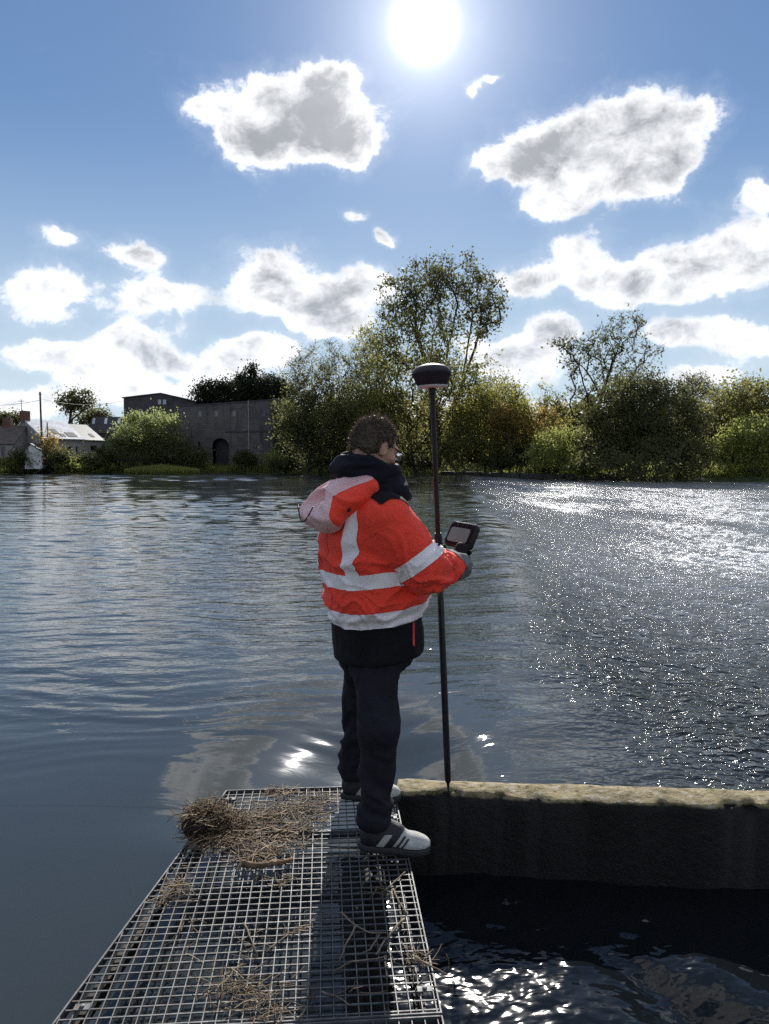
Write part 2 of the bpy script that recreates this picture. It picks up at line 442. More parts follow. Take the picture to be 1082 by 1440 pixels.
# ------------------------------------------------------------------ low concrete wall and the gate wall under the walkway
m_conc, t = mat_new('old_wet_concrete')
tcn = t.n('ShaderNodeTexCoord').outputs['Object']; geo = t.n('ShaderNodeNewGeometry')
n1 = t.noise(tcn, 5.0, 8, .7); n2 = t.noise(tcn, 22.0, 6, .65); n3 = t.noise(tcn, 90.0, 4, .6)
c = t.mix(t.smooth(n1.outputs[0], .35, .65), (.15, .115, .05, 1), (.31, .25, .125, 1))
c = t.mix(t.smooth(n2.outputs[0], .5, .66), c, (.36, .33, .25, 1))
c = t.mix(t.smooth(n2.outputs[0], .46, .36), c, (.07, .055, .022, 1))
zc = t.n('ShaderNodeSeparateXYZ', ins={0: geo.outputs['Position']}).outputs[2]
wet_shade = t.smooth(t.math('MULTIPLY_ADD', n1.outputs[0], .05, zc), .018, .002)      # below the coping: wet slime, with the front's shade painted in
c = t.mix(wet_shade, c, (.006, .005, .003, 1))
p = princ(t, Base_Color=c, Roughness=t.math('MULTIPLY_ADD', wet_shade, -.2, .9))
t.set(p, 'Normal', t.n('ShaderNodeBump', ins={'Strength': .9, 'Distance': .012, 'Height': t.math('ADD', n2.outputs[0], t.math('MULTIPLY', n3.outputs[0], .5))}))
finish(t, p)
def concrete_block(name, p0, p1, thick, ztop, zbot, label, nl=120):
    """a long weathered wall: a lofted cross-section with worn, uneven arrises"""
    p0 = Vector(p0); p1 = Vector(p1); d = (p1-p0).normalized(); nrm = Vector((-d.y, d.x, 0)); L = (p1-p0).length
    prof = [(0, zbot), (0, (zbot+ztop)/2), (0, ztop-.06), (.0, ztop-.012), (.004, ztop-.004), (.012, ztop), (.07, ztop+.002), (thick*.6, ztop+.004), (thick-.03, ztop), (thick-.008, ztop-.008), (thick, ztop-.03), (thick, (zbot+ztop)/2), (thick, zbot)]
    S, Aq = np.meshgrid(np.linspace(0, L, nl), np.array([q[0] for q in prof]), indexing='ij'); Zq = np.tile(np.array([q[1] for q in prof]), (nl, 1))
    n = fbm(S*3.1, Aq*9+Zq*7, 0, 4, 19); e_ = fbm(S*11, Aq*31+Zq*23, 0, 3, 29)
    chip = np.clip(e_-.35, 0, 9)*np.where((Aq <= .03) & (Zq > ztop-.05), .05, 0)
    off = Aq+(.012*n+.006*e_+chip)*np.where(Aq < thick/2, 1, -1)
    ZZ = Zq+np.where(Zq > ztop-.1, .008*n+.005*e_-chip*.8, 0)
    vs = np.stack([p0.x+d.x*S+nrm.x*off, p0.y+d.y*S+nrm.y*off, ZZ], -1).reshape(-1, 3)
    k = len(prof); fs = []
    for i in range(nl-1):
        for j in range(k-1):
            fs.append((i*k+j, (i+1)*k+j, (i+1)*k+j+1, i*k+j+1))
    fs.append(tuple(range(k))); fs.append(tuple((nl-1)*k+j for j in reversed(range(k))))
    o = mesh_obj(name, vs, fs, m_conc, None, True)
    return tag(o, label, 'wall')
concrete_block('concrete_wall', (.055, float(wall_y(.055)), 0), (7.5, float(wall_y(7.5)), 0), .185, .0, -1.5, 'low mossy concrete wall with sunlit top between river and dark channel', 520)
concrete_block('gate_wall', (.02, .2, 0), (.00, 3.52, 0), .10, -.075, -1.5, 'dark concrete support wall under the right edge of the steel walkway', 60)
# ------------------------------------------------------------------ steel grating walkway
m_galv, t = mat_new('galvanised_steel')
tcn = t.n('ShaderNodeTexCoord').outputs['Object']
n1 = t.noise(tcn, 14.0, 5, .6); n2 = t.noise(tcn, 60, 4, .6)
c = t.mix(t.smooth(n1.outputs[0], .35, .7), (.09, .095, .10, 1), (.20, .205, .21, 1))
oi = t.n('ShaderNodeObjectInfo').outputs['Random']
c = t.mix(t.math('MULTIPLY', oi, .55), c, (.07, .075, .08, 1))
c = t.mix(t.smooth(n2.outputs[0], .56, .70), c, (.13, .075, .04, 1))
p = princ(t, Base_Color=c, Roughness=t.math('MULTIPLY_ADD', n2.outputs[0], .3, .48), Metallic=.4); finish(t, p)

BAR_AZ = rad(-4.45)
gd = Vector((math.sin(BAR_AZ), math.cos(BAR_AZ), 0)); gs = Vector((gd.y, -gd.x, 0))       # along the bars, across them
R0 = Vector((.165, 2.05, 0))                                                              # on the right edge
L0, L1 = Vector((-.925, 2.05, 0)), Vector((-.752, 3.62, 0))                               # the slanting left edge
def left_s(a):       # left edge in (along a, across s) coordinates from R0
    A0 = L0-R0; A1 = L1-R0
    a0, s0, a1, s1 = A0.dot(gd), A0.dot(gs), A1.dot(gd), A1.dot(gs)
    return s0+(s1-s0)*(a-a0)/(a1-a0)
def left_a(s):       # inverse: where a bar at s meets the left edge
    A0 = L0-R0; A1 = L1-R0
    a0, s0, a1, s1 = A0.dot(gd), A0.dot(gs), A1.dot(gd), A1.dot(gs)
    return a0+(a1-a0)*(s-s0)/(s1-s0)
def G(a, s, z=0): v = R0+gd*a+gs*s; return Vector((v.x, v.y, z))
def grating(a0, a1, label, zoff, rot, frame_near):
    root = empty('grating_panel', G(a0, -.5, zoff), label, 'grating', 'steel grating panels of the walkway')
    pit_s, pit_a, hb = .0368, .0381, .026
    s = -.012
    while s > min(left_s(a0), left_s(a1)):
        e1 = a1
        if s < left_s(a1): e1 = min(a1, left_a(s)-.004)
        if e1-a0 > .02 and s > left_s(a0):
            mb = MB(); j0, j1 = random.gauss(0, .0007), random.gauss(0, .0007); mb.bar(G(a0+.003, s+j0, zoff-hb/2), G(e1-.003, s+j1, zoff-hb/2), .0028, hb); mb.build('bearing_bar', m_galv, root)
        s -= pit_s
    a = a0+pit_a*.6
    while a < a1-.008:
        mb = MB(); j0 = random.gauss(0, .0009); mb.bar(G(a+j0, -.004, zoff-.0035+random.uniform(-.0008, .0006)), G(a-j0, left_s(a)+.004, zoff-.0035), .0042, .0042); mb.build('cross_bar', m_galv, root)
        a += pit_a
    # banding bars round the edge
    mb = MB(); mb.bar(G(a0, 0, zoff-hb/2+.001), G(a1, 0, zoff-hb/2+.001), .0045, hb+.004); mb.build('edge_bar', m_galv, root)
    mb = MB(); mb.bar(G(a0, left_s(a0), zoff-hb/2+.001), G(a1, left_s(a1), zoff-hb/2+.001), .0055, hb+.004); mb.build('edge_bar', m_galv, root)
    mb = MB(); mb.bar(G(a1-.002, -.003, zoff-hb/2+.0015), G(a1-.002, left_s(a1)+.003, zoff-hb/2+.0015), .0042, hb+.004); mb.build('edge_bar', m_galv, root)
    mb = MB(); mb.bar(G(a0+.002, -.003, zoff-hb/2+.0015), G(a0+.002, left_s(a0)+.003, zoff-hb/2+.0015), .0042, hb+.004); mb.build('edge_bar', m_galv, root)
    for ca, cs_ in ((a0+.10, -.035), (a1-.10, -.035), (a0+.10, left_s(a0+.10)+.05), (a1-.10, left_s(a1-.10)+.05)):
        mb = MB(); mb.bar(G(ca, cs_-.022, zoff+.004), G(ca, cs_+.022, zoff+.004), .024, .004); mb.lathe([(.007, .006), (.007, .011), (.004, .012)], G(ca, cs_, zoff), (0, 0, 1), 8); mb.build('saddle_clip', m_galv, root)
    return root
a_far = 1.60
grating(1.155, a_far, 'short far panel of steel grating under the heap of dry reeds', .0, 0, True)
grating(.040, 1.149, 'long middle panel of steel grating crossed by the shadow of the person', .003, 0, True)
grating(-1.1, .034, 'nearest panel of steel grating at the bottom edge of the picture', 0, 0, True)
# bearers below the grating
m_beam = simple_mat('rusty_steel', (.025, .020, .017), .7, .4, .5, 9)
for k, (s0, lab) in enumerate(((-.03, 'steel support beam under the right edge of the grating'),)):
    mb = MB(); mb.bar(G(-1.1, s0-.02, -.052), G(a_far, s0-.02, -.052), .03, .040); tag(mb.build('support_beam', m_beam), lab, 'beam')
mb = MB(); mb.bar(G(-1.1, left_s(-1.1)+.03, -.052), G(a_far, left_s(a_far)+.03, -.052), .03, .040)
tag(mb.build('support_beam', m_beam), 'steel support beam under the slanting left edge of the grating', 'beam')

# ---- flood debris: dry reeds, a bark piece, sticks
m_reed, t = mat_new('dry_reed')
geo = t.n('ShaderNodeNewGeometry'); rnd = geo.outputs['Random Per Island']
c = t.mix(rnd, (.035, .020, .009, 1), (.17, .10, .042, 1))
c = t.mix(t.math('POWER', rnd, 6.0), c, (.40, .31, .18, 1))
p = princ(t, Base_Color=c, Roughness=.75); finish(t, p)
def reed_mesh(centres, n, ln, rr, flat, seed):
    """n thin bent stems scattered round weighted centres (x, y, z, sx, sy, sz, weight)"""
    g = np.random.default_rng(seed); V = []; Fc = []
    wts = np.array([c_[6] for c_ in centres]); wts = wts/wts.sum()
    for i in range(n):
        c_ = centres[g.choice(len(centres), p=wts)]
        pnt = np.array(c_[:3])+g.normal(0, 1, 3)*np.array(c_[3:6])
        pnt[2] = max(pnt[2], .004)
        th = g.normal(.3, 1.2); L = ln*g.uniform(.25, 1.15)
        d = np.array([math.cos(th), math.sin(th), g.normal(0, flat)]); d /= np.linalg.norm(d)
        bend = g.normal(0, .35, 3)*[1, 1, flat]
        r = rr*g.uniform(.5, 1.4); k = 4
        pts = []
        for j in range(k):
            u_ = j/(k-1)-.5
            q = pnt+d*L*u_+bend*L*(u_*u_-.1)
            q[2] = max(q[2], .003+.002*g.random()); pts.append(q)
        side = np.cross(d, [0, 0, 1]); side /= np.linalg.norm(side)+1e-6
        up = np.cross(side, d)
        o = len(V)
        for j in range(k):
            rj = r*(1-.4*j/(k-1))
            for a_ in (0, 2.094, 4.189): V.append(pts[j]+(side*math.cos(a_)+up*math.sin(a_))*rj)
        for j in range(k-1):
            for a_ in range(3):
                b_ = (a_+1) % 3
                Fc.append((o+j*3+a_, o+j*3+b_, o+(j+1)*3+b_, o+(j+1)*3+a_))
    return np.array(V), np.array(Fc)
def gp(px, py, z=0):       # point of the walkway plane seen at a photograph pixel
    d = pdir(px, py); k = (z-CAM_Z)/d.z; return Vector((d.x*k, d.y*k, z))
cs = []
for (x, y, sx, sy, sz, wt) in ((345,1165,.06,.05,.010,3.0),(385,1150,.07,.06,.010,3.0),(410,1175,.05,.05,.008,2),(330,1185,.06,.03,.010,2),(300,1190,.06,.03,.012,1.5),(430,1140,.05,.04,.006,1.3),
                               (375,1200,.05,.03,.008,1.5),(355,1212,.03,.02,.010,1.0),(455,1125,.05,.03,.005,.7),(395,1118,.04,.03,.005,.5),(440,1155,.04,.04,.006,.7)):
    q = gp(x, y); cs.append((q.x, q.y, .012, sx, sy, sz, wt))
V, Fc = reed_mesh(cs, 950, .14, .0021, .12, 11)
tag(mesh_obj('dry_reeds', V, Fc, m_reed, smooth=True), 'loose mat of brown dry reeds strewn over the far end of the grating', 'reeds', kind='stuff')
q = gp(286, 1168)
V, Fc = reed_mesh([(q.x+.00, q.y+.01, .058, .040, .045, .026, 3), (q.x+.05, q.y+.03, .045, .05, .035, .022, 2.2), (q.x-.025, q.y-.015, .035, .022, .025, .022, 1.2), (q.x+.09, q.y-.01, .02, .05, .03, .012, 1)], 1500, .095, .0019, .55, 12)
clump = empty('reed_clump', (q.x, q.y, 0), 'shaggy round clump of matted dry reeds at the left edge of the grating', 'reed clump')
rc = mesh_obj('reed_tangle', V, Fc, m_reed, clump, True); rc['kind'] = 'stuff'
m_soil = simple_mat('black_root_soil', (.018, .013, .009), .95, 0, .5, 30, .8, 60)
uv = []; 
for i in range(9):
    for j in range(16):
        th = math.pi*i/8; ph = 2*math.pi*j/16
        n = 1+.25*float(vnoise(np.array([3*math.cos(ph)*math.sin(th)+9]), np.array([3*math.sin(ph)*math.sin(th)]), 3*math.cos(th), 8)[0])
        uv.append((q.x-.01+.078*n*math.sin(th)*math.cos(ph), q.y-.01+.075*n*math.sin(th)*math.sin(ph), .035+.050*n*math.cos(th)))
uf = [(i*16+j, (i+1)*16+j, (i+1)*16+(j+1) % 16, i*16+(j+1) % 16) for i in range(8) for j in range(16)]
mesh_obj('root_ball', uv, uf, m_soil, clump, True)
# fine scraps further down the walkway and along the left edge
cs = []
for (x, y, sx, sy, wt) in ((250,1250,.03,.05,1.6),(232,1265,.02,.03,.8),(355,1395,.06,.05,2.0),(380,1425,.05,.03,1.6),(335,1380,.06,.03,.9),(300,1395,.05,.03,.5),(395,1240,.03,.02,.4),(425,1310,.03,.02,.4),(275,1305,.03,.02,.3),(590,1350,.03,.03,.6),(360,1330,.03,.03,.4),(540,1255,.02,.02,.2),(250,1340,.03,.02,.2),(520,1390,.08,.04,.3)):
    q = gp(x, y); cs.append((q.x, q.y, .008, sx, sy, .004, wt))
V, Fc = reed_mesh(cs, 330, .09, .0016, .08, 13)
tag(mesh_obj('reed_scraps', V, Fc, m_reed, smooth=True), 'thin scraps of dry reed scattered on the near part of the grating', 'reeds', kind='stuff')

m_stick = simple_mat('bare_stick', (.23, .17, .12), .8, 0, .5, 30, .5, 120)
m_bark = simple_mat('driftwood', (.24, .15, .085), .85, 0, .55, 22, 1.0, 70)
def stick(pts, r, label, mat=m_stick, name='stick'):
    P3 = [gp(x, y, z) for x, y, z in pts]
    fine = []
    for i in range(len(P3)-1):
        for k in range(5):
            u_ = k/5; q = P3[i].lerp(P3[i+1], u_)
            fine.append(q+Vector((random.uniform(-1, 1), random.uniform(-1, 1), random.uniform(0, .4)))*r*.55)
    fine.append(P3[-1])
    mb = MB(); mb.tube(fine, [r*(1-.5*i/len(fine)) for i in range(len(fine))], 6)
    tag(mb.build(name, mat, None, True), label, 'stick', 'sticks on the walkway')
stick([(342,1215,.02),(365,1218,.024),(392,1213,.022),(412,1208,.018)], .0135, 'thick weathered piece of driftwood lying below the reed mat', m_bark, 'driftwood')
stick([(344,1298,.006),(362,1342,.006)], .0035, 'pale straight stick lying left of the shadow, pointing down right')
stick([(480,1283,.006),(498,1300,.008),(520,1312,.006),(545,1312,.008)], .0035, 'long curved stick lying across the middle of the shadow')
stick([(500,1303,.008),(485,1332,.008),(478,1352,.006)], .0035, 'short stick leaning down left inside the shadow')
stick([(568,1292,.012),(545,1318,.012),(529,1342,.008)], .0050, 'thickest pale forked stick at the right border of the shadow')
stick([(533,1315,.009),(522,1335,.009),(510,1340,.006)], .0035, 'small brown twig beside the forked stick in the shadow')
stick([(541,1253,.006),(556,1240,.010),(570,1226,.008)], .0040, 'stick lying near the right edge just in front of the white shoe')
stick([(553,1250,.006),(562,1268,.008),(572,1285,.006)], .0040, 'stick lying between the right edge and the shadow, pointing down right')
stick([(582,1345,.010),(606,1358,.014),(632,1372,.004)], .0032, 'thin twig sticking out over the right edge of the grating')
stick([(470,1366,.006),(495,1352,.008),(530,1348,.006),(545,1345,.006)], .0030, 'long thin twig lying flat low in the shadow')
stick([(375,1338,.006),(400,1318,.006),(418,1308,.006)], .0028, 'thin dark twig lying up right towards the shadow border')
stick([(452,1395,.006),(475,1402,.006),(490,1412,.006)], .0028, 'little twig lowest inside the shadow')
stick([(565,1325,.006),(572,1336,.009)], .0030, 'tiny dark twig end by the right edge of the grating')

# ------------------------------------------------------------------ signed distance modelling (for the person)
class Field:
    def __init__(s, lo, hi, h):
        s.lo = np.array(lo, dtype=np.float32); s.h = h
        s.n = np.ceil((np.array(hi)-s.lo)/h).astype(int)+1
        s.V = np.full(tuple(s.n), 1.0, dtype=np.float32)
    def block(s, lo, hi):
        a = np.clip(np.floor((np.array(lo)-s.lo)/s.h).astype(int), 0, s.n); b = np.clip(np.ceil((np.array(hi)-s.lo)/s.h).astype(int)+1, 0, s.n)
        sl = tuple(slice(i, j) for i, j in zip(a, b))
        ax = [s.lo[i]+np.arange(a[i], b[i], dtype=np.float32)*s.h for i in range(3)]
        return sl, np.meshgrid(*ax, indexing='ij')
    def all(s): return s.block(s.lo, s.lo+(s.n-1)*s.h)
    def add(s, fn, lo, hi, k=.03, op='u'):
        pad = .06+k
        sl, P = s.block(np.array(lo)-pad, np.array(hi)+pad)
        if 0 in P[0].shape: return
        d = fn(*P).astype(np.float32); a = s.V[sl]
        if op == 's': d = -d; h = np.clip(k-np.abs(a-d), 0, None)/max(k, 1e-6); s.V[sl] = np.maximum(a, d)+h*h*k/4
        else: h = np.clip(k-np.abs(a-d), 0, None)/max(k, 1e-6); s.V[sl] = np.minimum(a, d)-h*h*k/4
    def cone(s, a, b, ra, rb, k=.03, op='u'):
        a = np.array(a, dtype=np.float32); b = np.array(b, dtype=np.float32); r = max(ra, rb)
        s.add(lambda x, y, z: sd_cone(x, y, z, a, b, ra, rb), np.minimum(a, b)-r, np.maximum(a, b)+r, k, op)
    def ell(s, c, r, axes=None, k=.03, op='u'):
        c = np.array(c, dtype=np.float32); R = max(r)
        s.add(lambda x, y, z: sd_ell(x, y, z, c, r, axes), c-R, c+R, k, op)
    def mesh(s):
        V = s.V; n = s.n; neg = V < 0
        i0 = neg[:-1, :-1, :-1]; cnt = np.zeros(i0.shape, dtype=np.int8)
        for dx in (0, 1):
            for dy in (0, 1):
                for dz in (0, 1):
                    cnt += neg[dx:n[0]-1+dx, dy:n[1]-1+dy, dz:n[2]-1+dz]
        act = (cnt > 0) & (cnt < 8)
        ci = np.argwhere(act); idx = -np.ones(act.shape, dtype=np.int64); idx[act] = np.arange(len(ci))
        acc = np.zeros((len(ci), 3)); num = np.zeros(len(ci))
        corners = [(a, b, c) for a in (0, 1) for b in (0, 1) for c in (0, 1)]
        for c0 in corners:
            for ax in range(3):
                if c0[ax] == 0:
                    c1 = list(c0); c1[ax] = 1
                    v0 = V[ci[:, 0]+c0[0], ci[:, 1]+c0[1], ci[:, 2]+c0[2]]; v1 = V[ci[:, 0]+c1[0], ci[:, 1]+c1[1], ci[:, 2]+c1[2]]
                    m = (v0 < 0) != (v1 < 0); tt = np.where(m, v0/np.where(m, v0-v1, 1), 0)
                    p = np.tile(np.array(c0, dtype=np.float64), (len(ci), 1)); p[:, ax] += tt
                    acc[m] += p[m]; num[m] += 1
        pts = (ci+acc/num[:, None])*s.h+s.lo
        quads = []
        for ax in range(3):
            o1, o2 = (ax+1) % 3, (ax+2) % 3
            sl0 = [slice(1, -1)]*3; sl0[ax] = slice(0, -1); sl1 = list(sl0); sl1[ax] = slice(1, None)
            A_ = neg[tuple(sl0)]; B_ = neg[tuple(sl1)]; e = np.argwhere(A_ != B_)
            if len(e) == 0: continue
            flip = A_[tuple(e.T)]
            base = e+1; base[:, ax] -= 1
            def cell(d1, d2):
                q = base.copy(); q[:, o1] += d1; q[:, o2] += d2; return idx[tuple(q.T)]
            q = np.stack([cell(-1, -1), cell(0, -1), cell(0, 0), cell(-1, 0)], 1)
            q[~flip] = q[~flip][:, ::-1]
            quads.append(q)
        quads = np.concatenate(quads); quads = quads[(quads >= 0).all(1)]
        return pts, quads
def sd_cone(x, y, z, a, b, ra, rb):
    d = b-a; L2 = float(d@d)
    t_ = np.clip(((x-a[0])*d[0]+(y-a[1])*d[1]+(z-a[2])*d[2])/L2, 0, 1)
    return np.sqrt((x-a[0]-d[0]*t_)**2+(y-a[1]-d[1]*t_)**2+(z-a[2]-d[2]*t_)**2)-(ra+(rb-ra)*t_)
def sd_ell(x, y, z, c, r, axes):
    x = x-c[0]; y = y-c[1]; z = z-c[2]
    if axes is not None:
        x, y, z = [x*A_[0]+y*A_[1]+z*A_[2] for A_ in axes]
    k0 = np.sqrt((x/r[0])**2+(y/r[1])**2+(z/r[2])**2); k1 = np.sqrt((x/r[0]**2)**2+(y/r[1]**2)**2+(z/r[2]**2)**2)
    return k0*(k0-1)/np.maximum(k1, 1e-6)
def laplacian(pts, quads, it=2, lam=.5):
    e = np.concatenate([quads[:, [0, 1]], quads[:, [1, 2]], quads[:, [2, 3]], quads[:, [3, 0]]])
    e = np.concatenate([e, e[:, ::-1]])
    cnt = np.bincount(e[:, 0], minlength=len(pts)).astype(float)
    for _ in range(it):
        s_ = np.stack([np.bincount(e[:, 0], pts[e[:, 1], k], minlength=len(pts)) for k in range(3)], 1)
        pts = pts+(s_/np.maximum(cnt, 1)[:, None]-pts)*lam
    return pts
def vnormals(pts, quads):
    n = np.cross(pts[quads[:, 2]]-pts[quads[:, 0]], pts[quads[:, 3]]-pts[quads[:, 1]])
    out = np.zeros_like(pts)
    for k in range(4): np.add.at(out, quads[:, k], n)
    return out/np.maximum(np.linalg.norm(out, axis=1, keepdims=True), 1e-9)
def clip_region(pts, faces, f):
    """the part of the surface where f < 0, cut cleanly along f = 0"""
    tri = np.concatenate([faces[:, [0, 1, 2]], faces[:, [0, 2, 3]]]) if faces.shape[1] == 4 else faces
    keep = (f[tri] < 0).any(1); tri = tri[keep]
    V = []; Fs = []; cache = {}
    def vid(i):
        if i not in cache: cache[i] = len(V); V.append(pts[i])
        return cache[i]
    def eid(i, j):
        key = (min(i, j), max(i, j), 'e')
        if key not in cache:
            t_ = f[i]/(f[i]-f[j]); cache[key] = len(V); V.append(pts[i]+(pts[j]-pts[i])*t_)
        return cache[key]
    for a, b, c in tri.tolist():
        poly = []
        for i, j in ((a, b), (b, c), (c, a)):
            if f[i] < 0: poly.append(vid(i))
            if (f[i] < 0) != (f[j] < 0): poly.append(eid(i, j))
        if len(poly) >= 3: Fs.append(tuple(poly))
    return np.array(V), Fs
# ------------------------------------------------------------------ the person
def fabric(name, col, var=.18, rough=.75, scale=6, weave=900, bump=.15, sheen=.0, col2=None):
    m, t = mat_new(name)
    tcn = t.n('ShaderNodeTexCoord').outputs['Object']
    n1 = t.noise(tcn, scale, 6, .6); n2 = t.noise(tcn, weave, 2, .5); n3 = t.noise(tcn, 35, 5, .6)
    c = t.mix(t.smooth(n1.outputs[0], .3, .7), (*(col2 or tuple(q*(1-var) for q in col)), 1), (*col, 1))
    p = princ(t, Base_Color=c, Roughness=rough); p.inputs['Sheen Weight'].default_value = sheen
    p.inputs['Specular IOR Level'].default_value = .12
    n4 = t.noise(tcn, 13, 3, .5, 1.6); cr_ = t.math('POWER', t.math('SUBTRACT', 1.0, t.math('MULTIPLY', t.math('ABSOLUTE', t.math('SUBTRACT', n4.outputs[0], .5)), 5.0), clamp=True), 2.0)
    h = t.math('ADD', t.math('ADD', t.math('MULTIPLY', n2.outputs[0], .15), n3.outputs[0]), t.math('MULTIPLY', cr_, .8))
    t.set(p, 'Normal', t.n('ShaderNodeBump', ins={'Strength': bump, 'Distance': .01, 'Height': h}))
    finish(t, p); return m
m_orange = fabric('hi_vis_orange_fabric', (1.0, .072, .042), .10, .62, 4, 700, .35, .1)
m_seam = fabric('seam_orange', (.55, .035, .015))
m_black = fabric('black_fabric', (.012, .012, .016), .4)
m_navy = fabric('navy_black_fabric', (.014, .015, .024), .4)
m_trous = fabric('charcoal_trouser_fabric', (.019, .019, .026), .35)
m_refl, t = mat_new('retroreflective_tape')
tcn = t.n('ShaderNodeTexCoord').outputs['Object']; n1 = t.noise(tcn, 9, 5, .6)
c = t.mix(t.smooth(n1.outputs[0], .35, .65), (.78, .69, .71, 1), (.95, .86, .88, 1))
p = princ(t, Base_Color=c, Roughness=.45); finish(t, p)
m_pink, t = mat_new('thin_pale_hood_fabric')
tcn = t.n('ShaderNodeTexCoord').outputs['Object']; n1 = t.noise(tcn, 11, 5, .6)
c = t.mix(t.smooth(n1.outputs[0], .3, .7), (.88, .50, .50, 1), (.95, .74, .76, 1))
p = princ(t, Base_Color=c, Roughness=.5)
tr = t.n('ShaderNodeBsdfTranslucent', ins={'Color': (.85, .45, .42, 1)})
mx = t.n('ShaderNodeMixShader', ins={0: .25, 1: p.outputs[0], 2: tr.outputs[0]}); finish(t, mx)
m_skin = simple_mat('skin', (.52, .27, .19), .5, 0, .18, 30, .15, 200)
m_hair, t = mat_new('greying_brown_hair')
geo = t.n('ShaderNodeNewGeometry')
c = t.mix(geo.outputs['Random Per Island'], (.020, .012, .009, 1), (.17, .115, .08, 1))
p = princ(t, Base_Color=c, Roughness=.55)
finish(t, t.n('ShaderNodeMixShader', ins={0: .3, 1: p.outputs[0], 2: t.n('ShaderNodeBsdfTranslucent', ins={'Color': c}).outputs[0]}))
m_plastic = simple_mat('black_plastic', (.011, .012, .014), .5, 0, .3, 20, spec=.3)
m_shoe = simple_mat('pale_grey_shoe_mesh', (.55, .54, .50), .7, 0, .3, 18, .4, 260)
m_shoedark = simple_mat('dark_shoe_panel', (.016, .016, .02), .6, 0, .4, 18, .3, 200)
m_glove = fabric('black_glove', (.016, .016, .018), .4)
m_cuff = fabric('grey_cuff', (.20, .20, .21), .3)

PF = Vector((math.sin(rad(62)), math.cos(rad(62)), 0)); PR = Vector((PF.y, -PF.x, 0))
PC = np.array((-.072, 3.22))
def torso_local(x, y):
    dx = x-PC[0]; dy = y-PC[1]
    return dx*PR.x+dy*PR.y, dx*PF.x+dy*PF.y
tz = np.array([.70, .80, .90, .97, 1.05, 1.12, 1.25, 1.36, 1.43, 1.475, 1.52])
tR = np.array([.198, .202, .206, .208, .218, .224, .226, .200, .150, .115, .095])
tF = np.array([.182, .188, .193, .190, .200, .200, .188, .160, .130, .105, .09])
tO = np.array([.05, .05, .042, .040, .036, .030, .000, -.012, -.005, .01, .02])
def torso_sd(x, y, z, grow=0.0, zlo=.9, zhi=1.5):
    r, f = torso_local(x, y)
    wR = np.interp(z, tz, tR)+grow; wF = np.interp(z, tz, tF)+grow; of = np.interp(z, tz, tO)
    q = ((np.abs(r)/wR)**2.3+(np.abs(f-of)/wF)**2.3)**(1/2.3)
    d = (q-1)*np.minimum(wR, wF)*.9
    tilt = .10*(f-of)
    return np.maximum(d, np.maximum(zlo+tilt-z, z-zhi))
sR, eR, wR_ = np.array((.015, 3.045, 1.345)), np.array((.165, 3.035, 1.140)), np.array((.280, 3.185, 1.135))
sL, eL, wL_ = np.array((-.165, 3.40, 1.345)), np.array((.03, 3.55, 1.15)), np.array((.235, 3.535, 1.12))

man = empty('person', (-.06, 3.22, 0), 'person in an orange high visibility jacket holding a tablet, head bowed, standing on the grating', 'person')
# head frame
HA, HP = rad(52), rad(22)
HF = np.array((math.sin(HA)*math.cos(HP), math.cos(HA)*math.cos(HP), -math.sin(HP))); HR = np.array((math.cos(HA), -math.sin(HA), 0)); HU = np.cross(HR, HF)
HC = np.array((-.040, 3.25, 1.640)); HX = (HR, HF, HU)
def H(r, f, u): return HC+HR*r+HF*f+HU*u
def head(fl):
    fl.ell(H(0, -.008, .012), (.076, .097, .098), HX, .01)
    fl.ell(H(0, .030, -.050), (.060, .066, .078), HX, .03)
    fl.ell(H(0, .052, -.098), (.036, .036, .030), HX, .03)          # chin
    fl.cone(H(0, .088, .010), H(0, .113, -.038), .010, .015, .012)   # nose
    fl.ell(H(0, .088, -.072), (.026, .016, .013), HX, .012)          # mouth
    for sgn in (-1, 1):
        fl.ell(H(sgn*.034, .082, .016), (.026, .012, .009), HX, .015)  # brow
        fl.ell(H(sgn*.048, .062, -.035), (.022, .024, .020), HX, .02)  # cheek
        fl.ell(H(sgn*.031, .094, -.008), (.017, .012, .012), HX, .006, 's')
        fl.ell(H(sgn*.031, .080, -.008), (.013, .012, .012), HX, .004)
        fl.ell(H(sgn*.079, -.006, -.020), (.009, .021, .034), HX, .006)
        fl.ell(H(sgn*.088, .002, -.016), (.006, .011, .019), HX, .004, 's')
    fl.cone(H(0, -.030, -.06), (-.075, 3.215, 1.42), .056, .062, .03)
POLE_B = gp(631, 1116, .004); POLE_T = at(608, 546, 3.52)
pole_d = (POLE_T-POLE_B).normalized()
def on_pole(z): return np.array(POLE_B+pole_d*((z-POLE_B.z)/pole_d.z))
GRIP = np.array((.338, 3.285, 1.165)); GRIP_D = np.array((.25, .30, .92)); GRIP_D /= np.linalg.norm(GRIP_D)
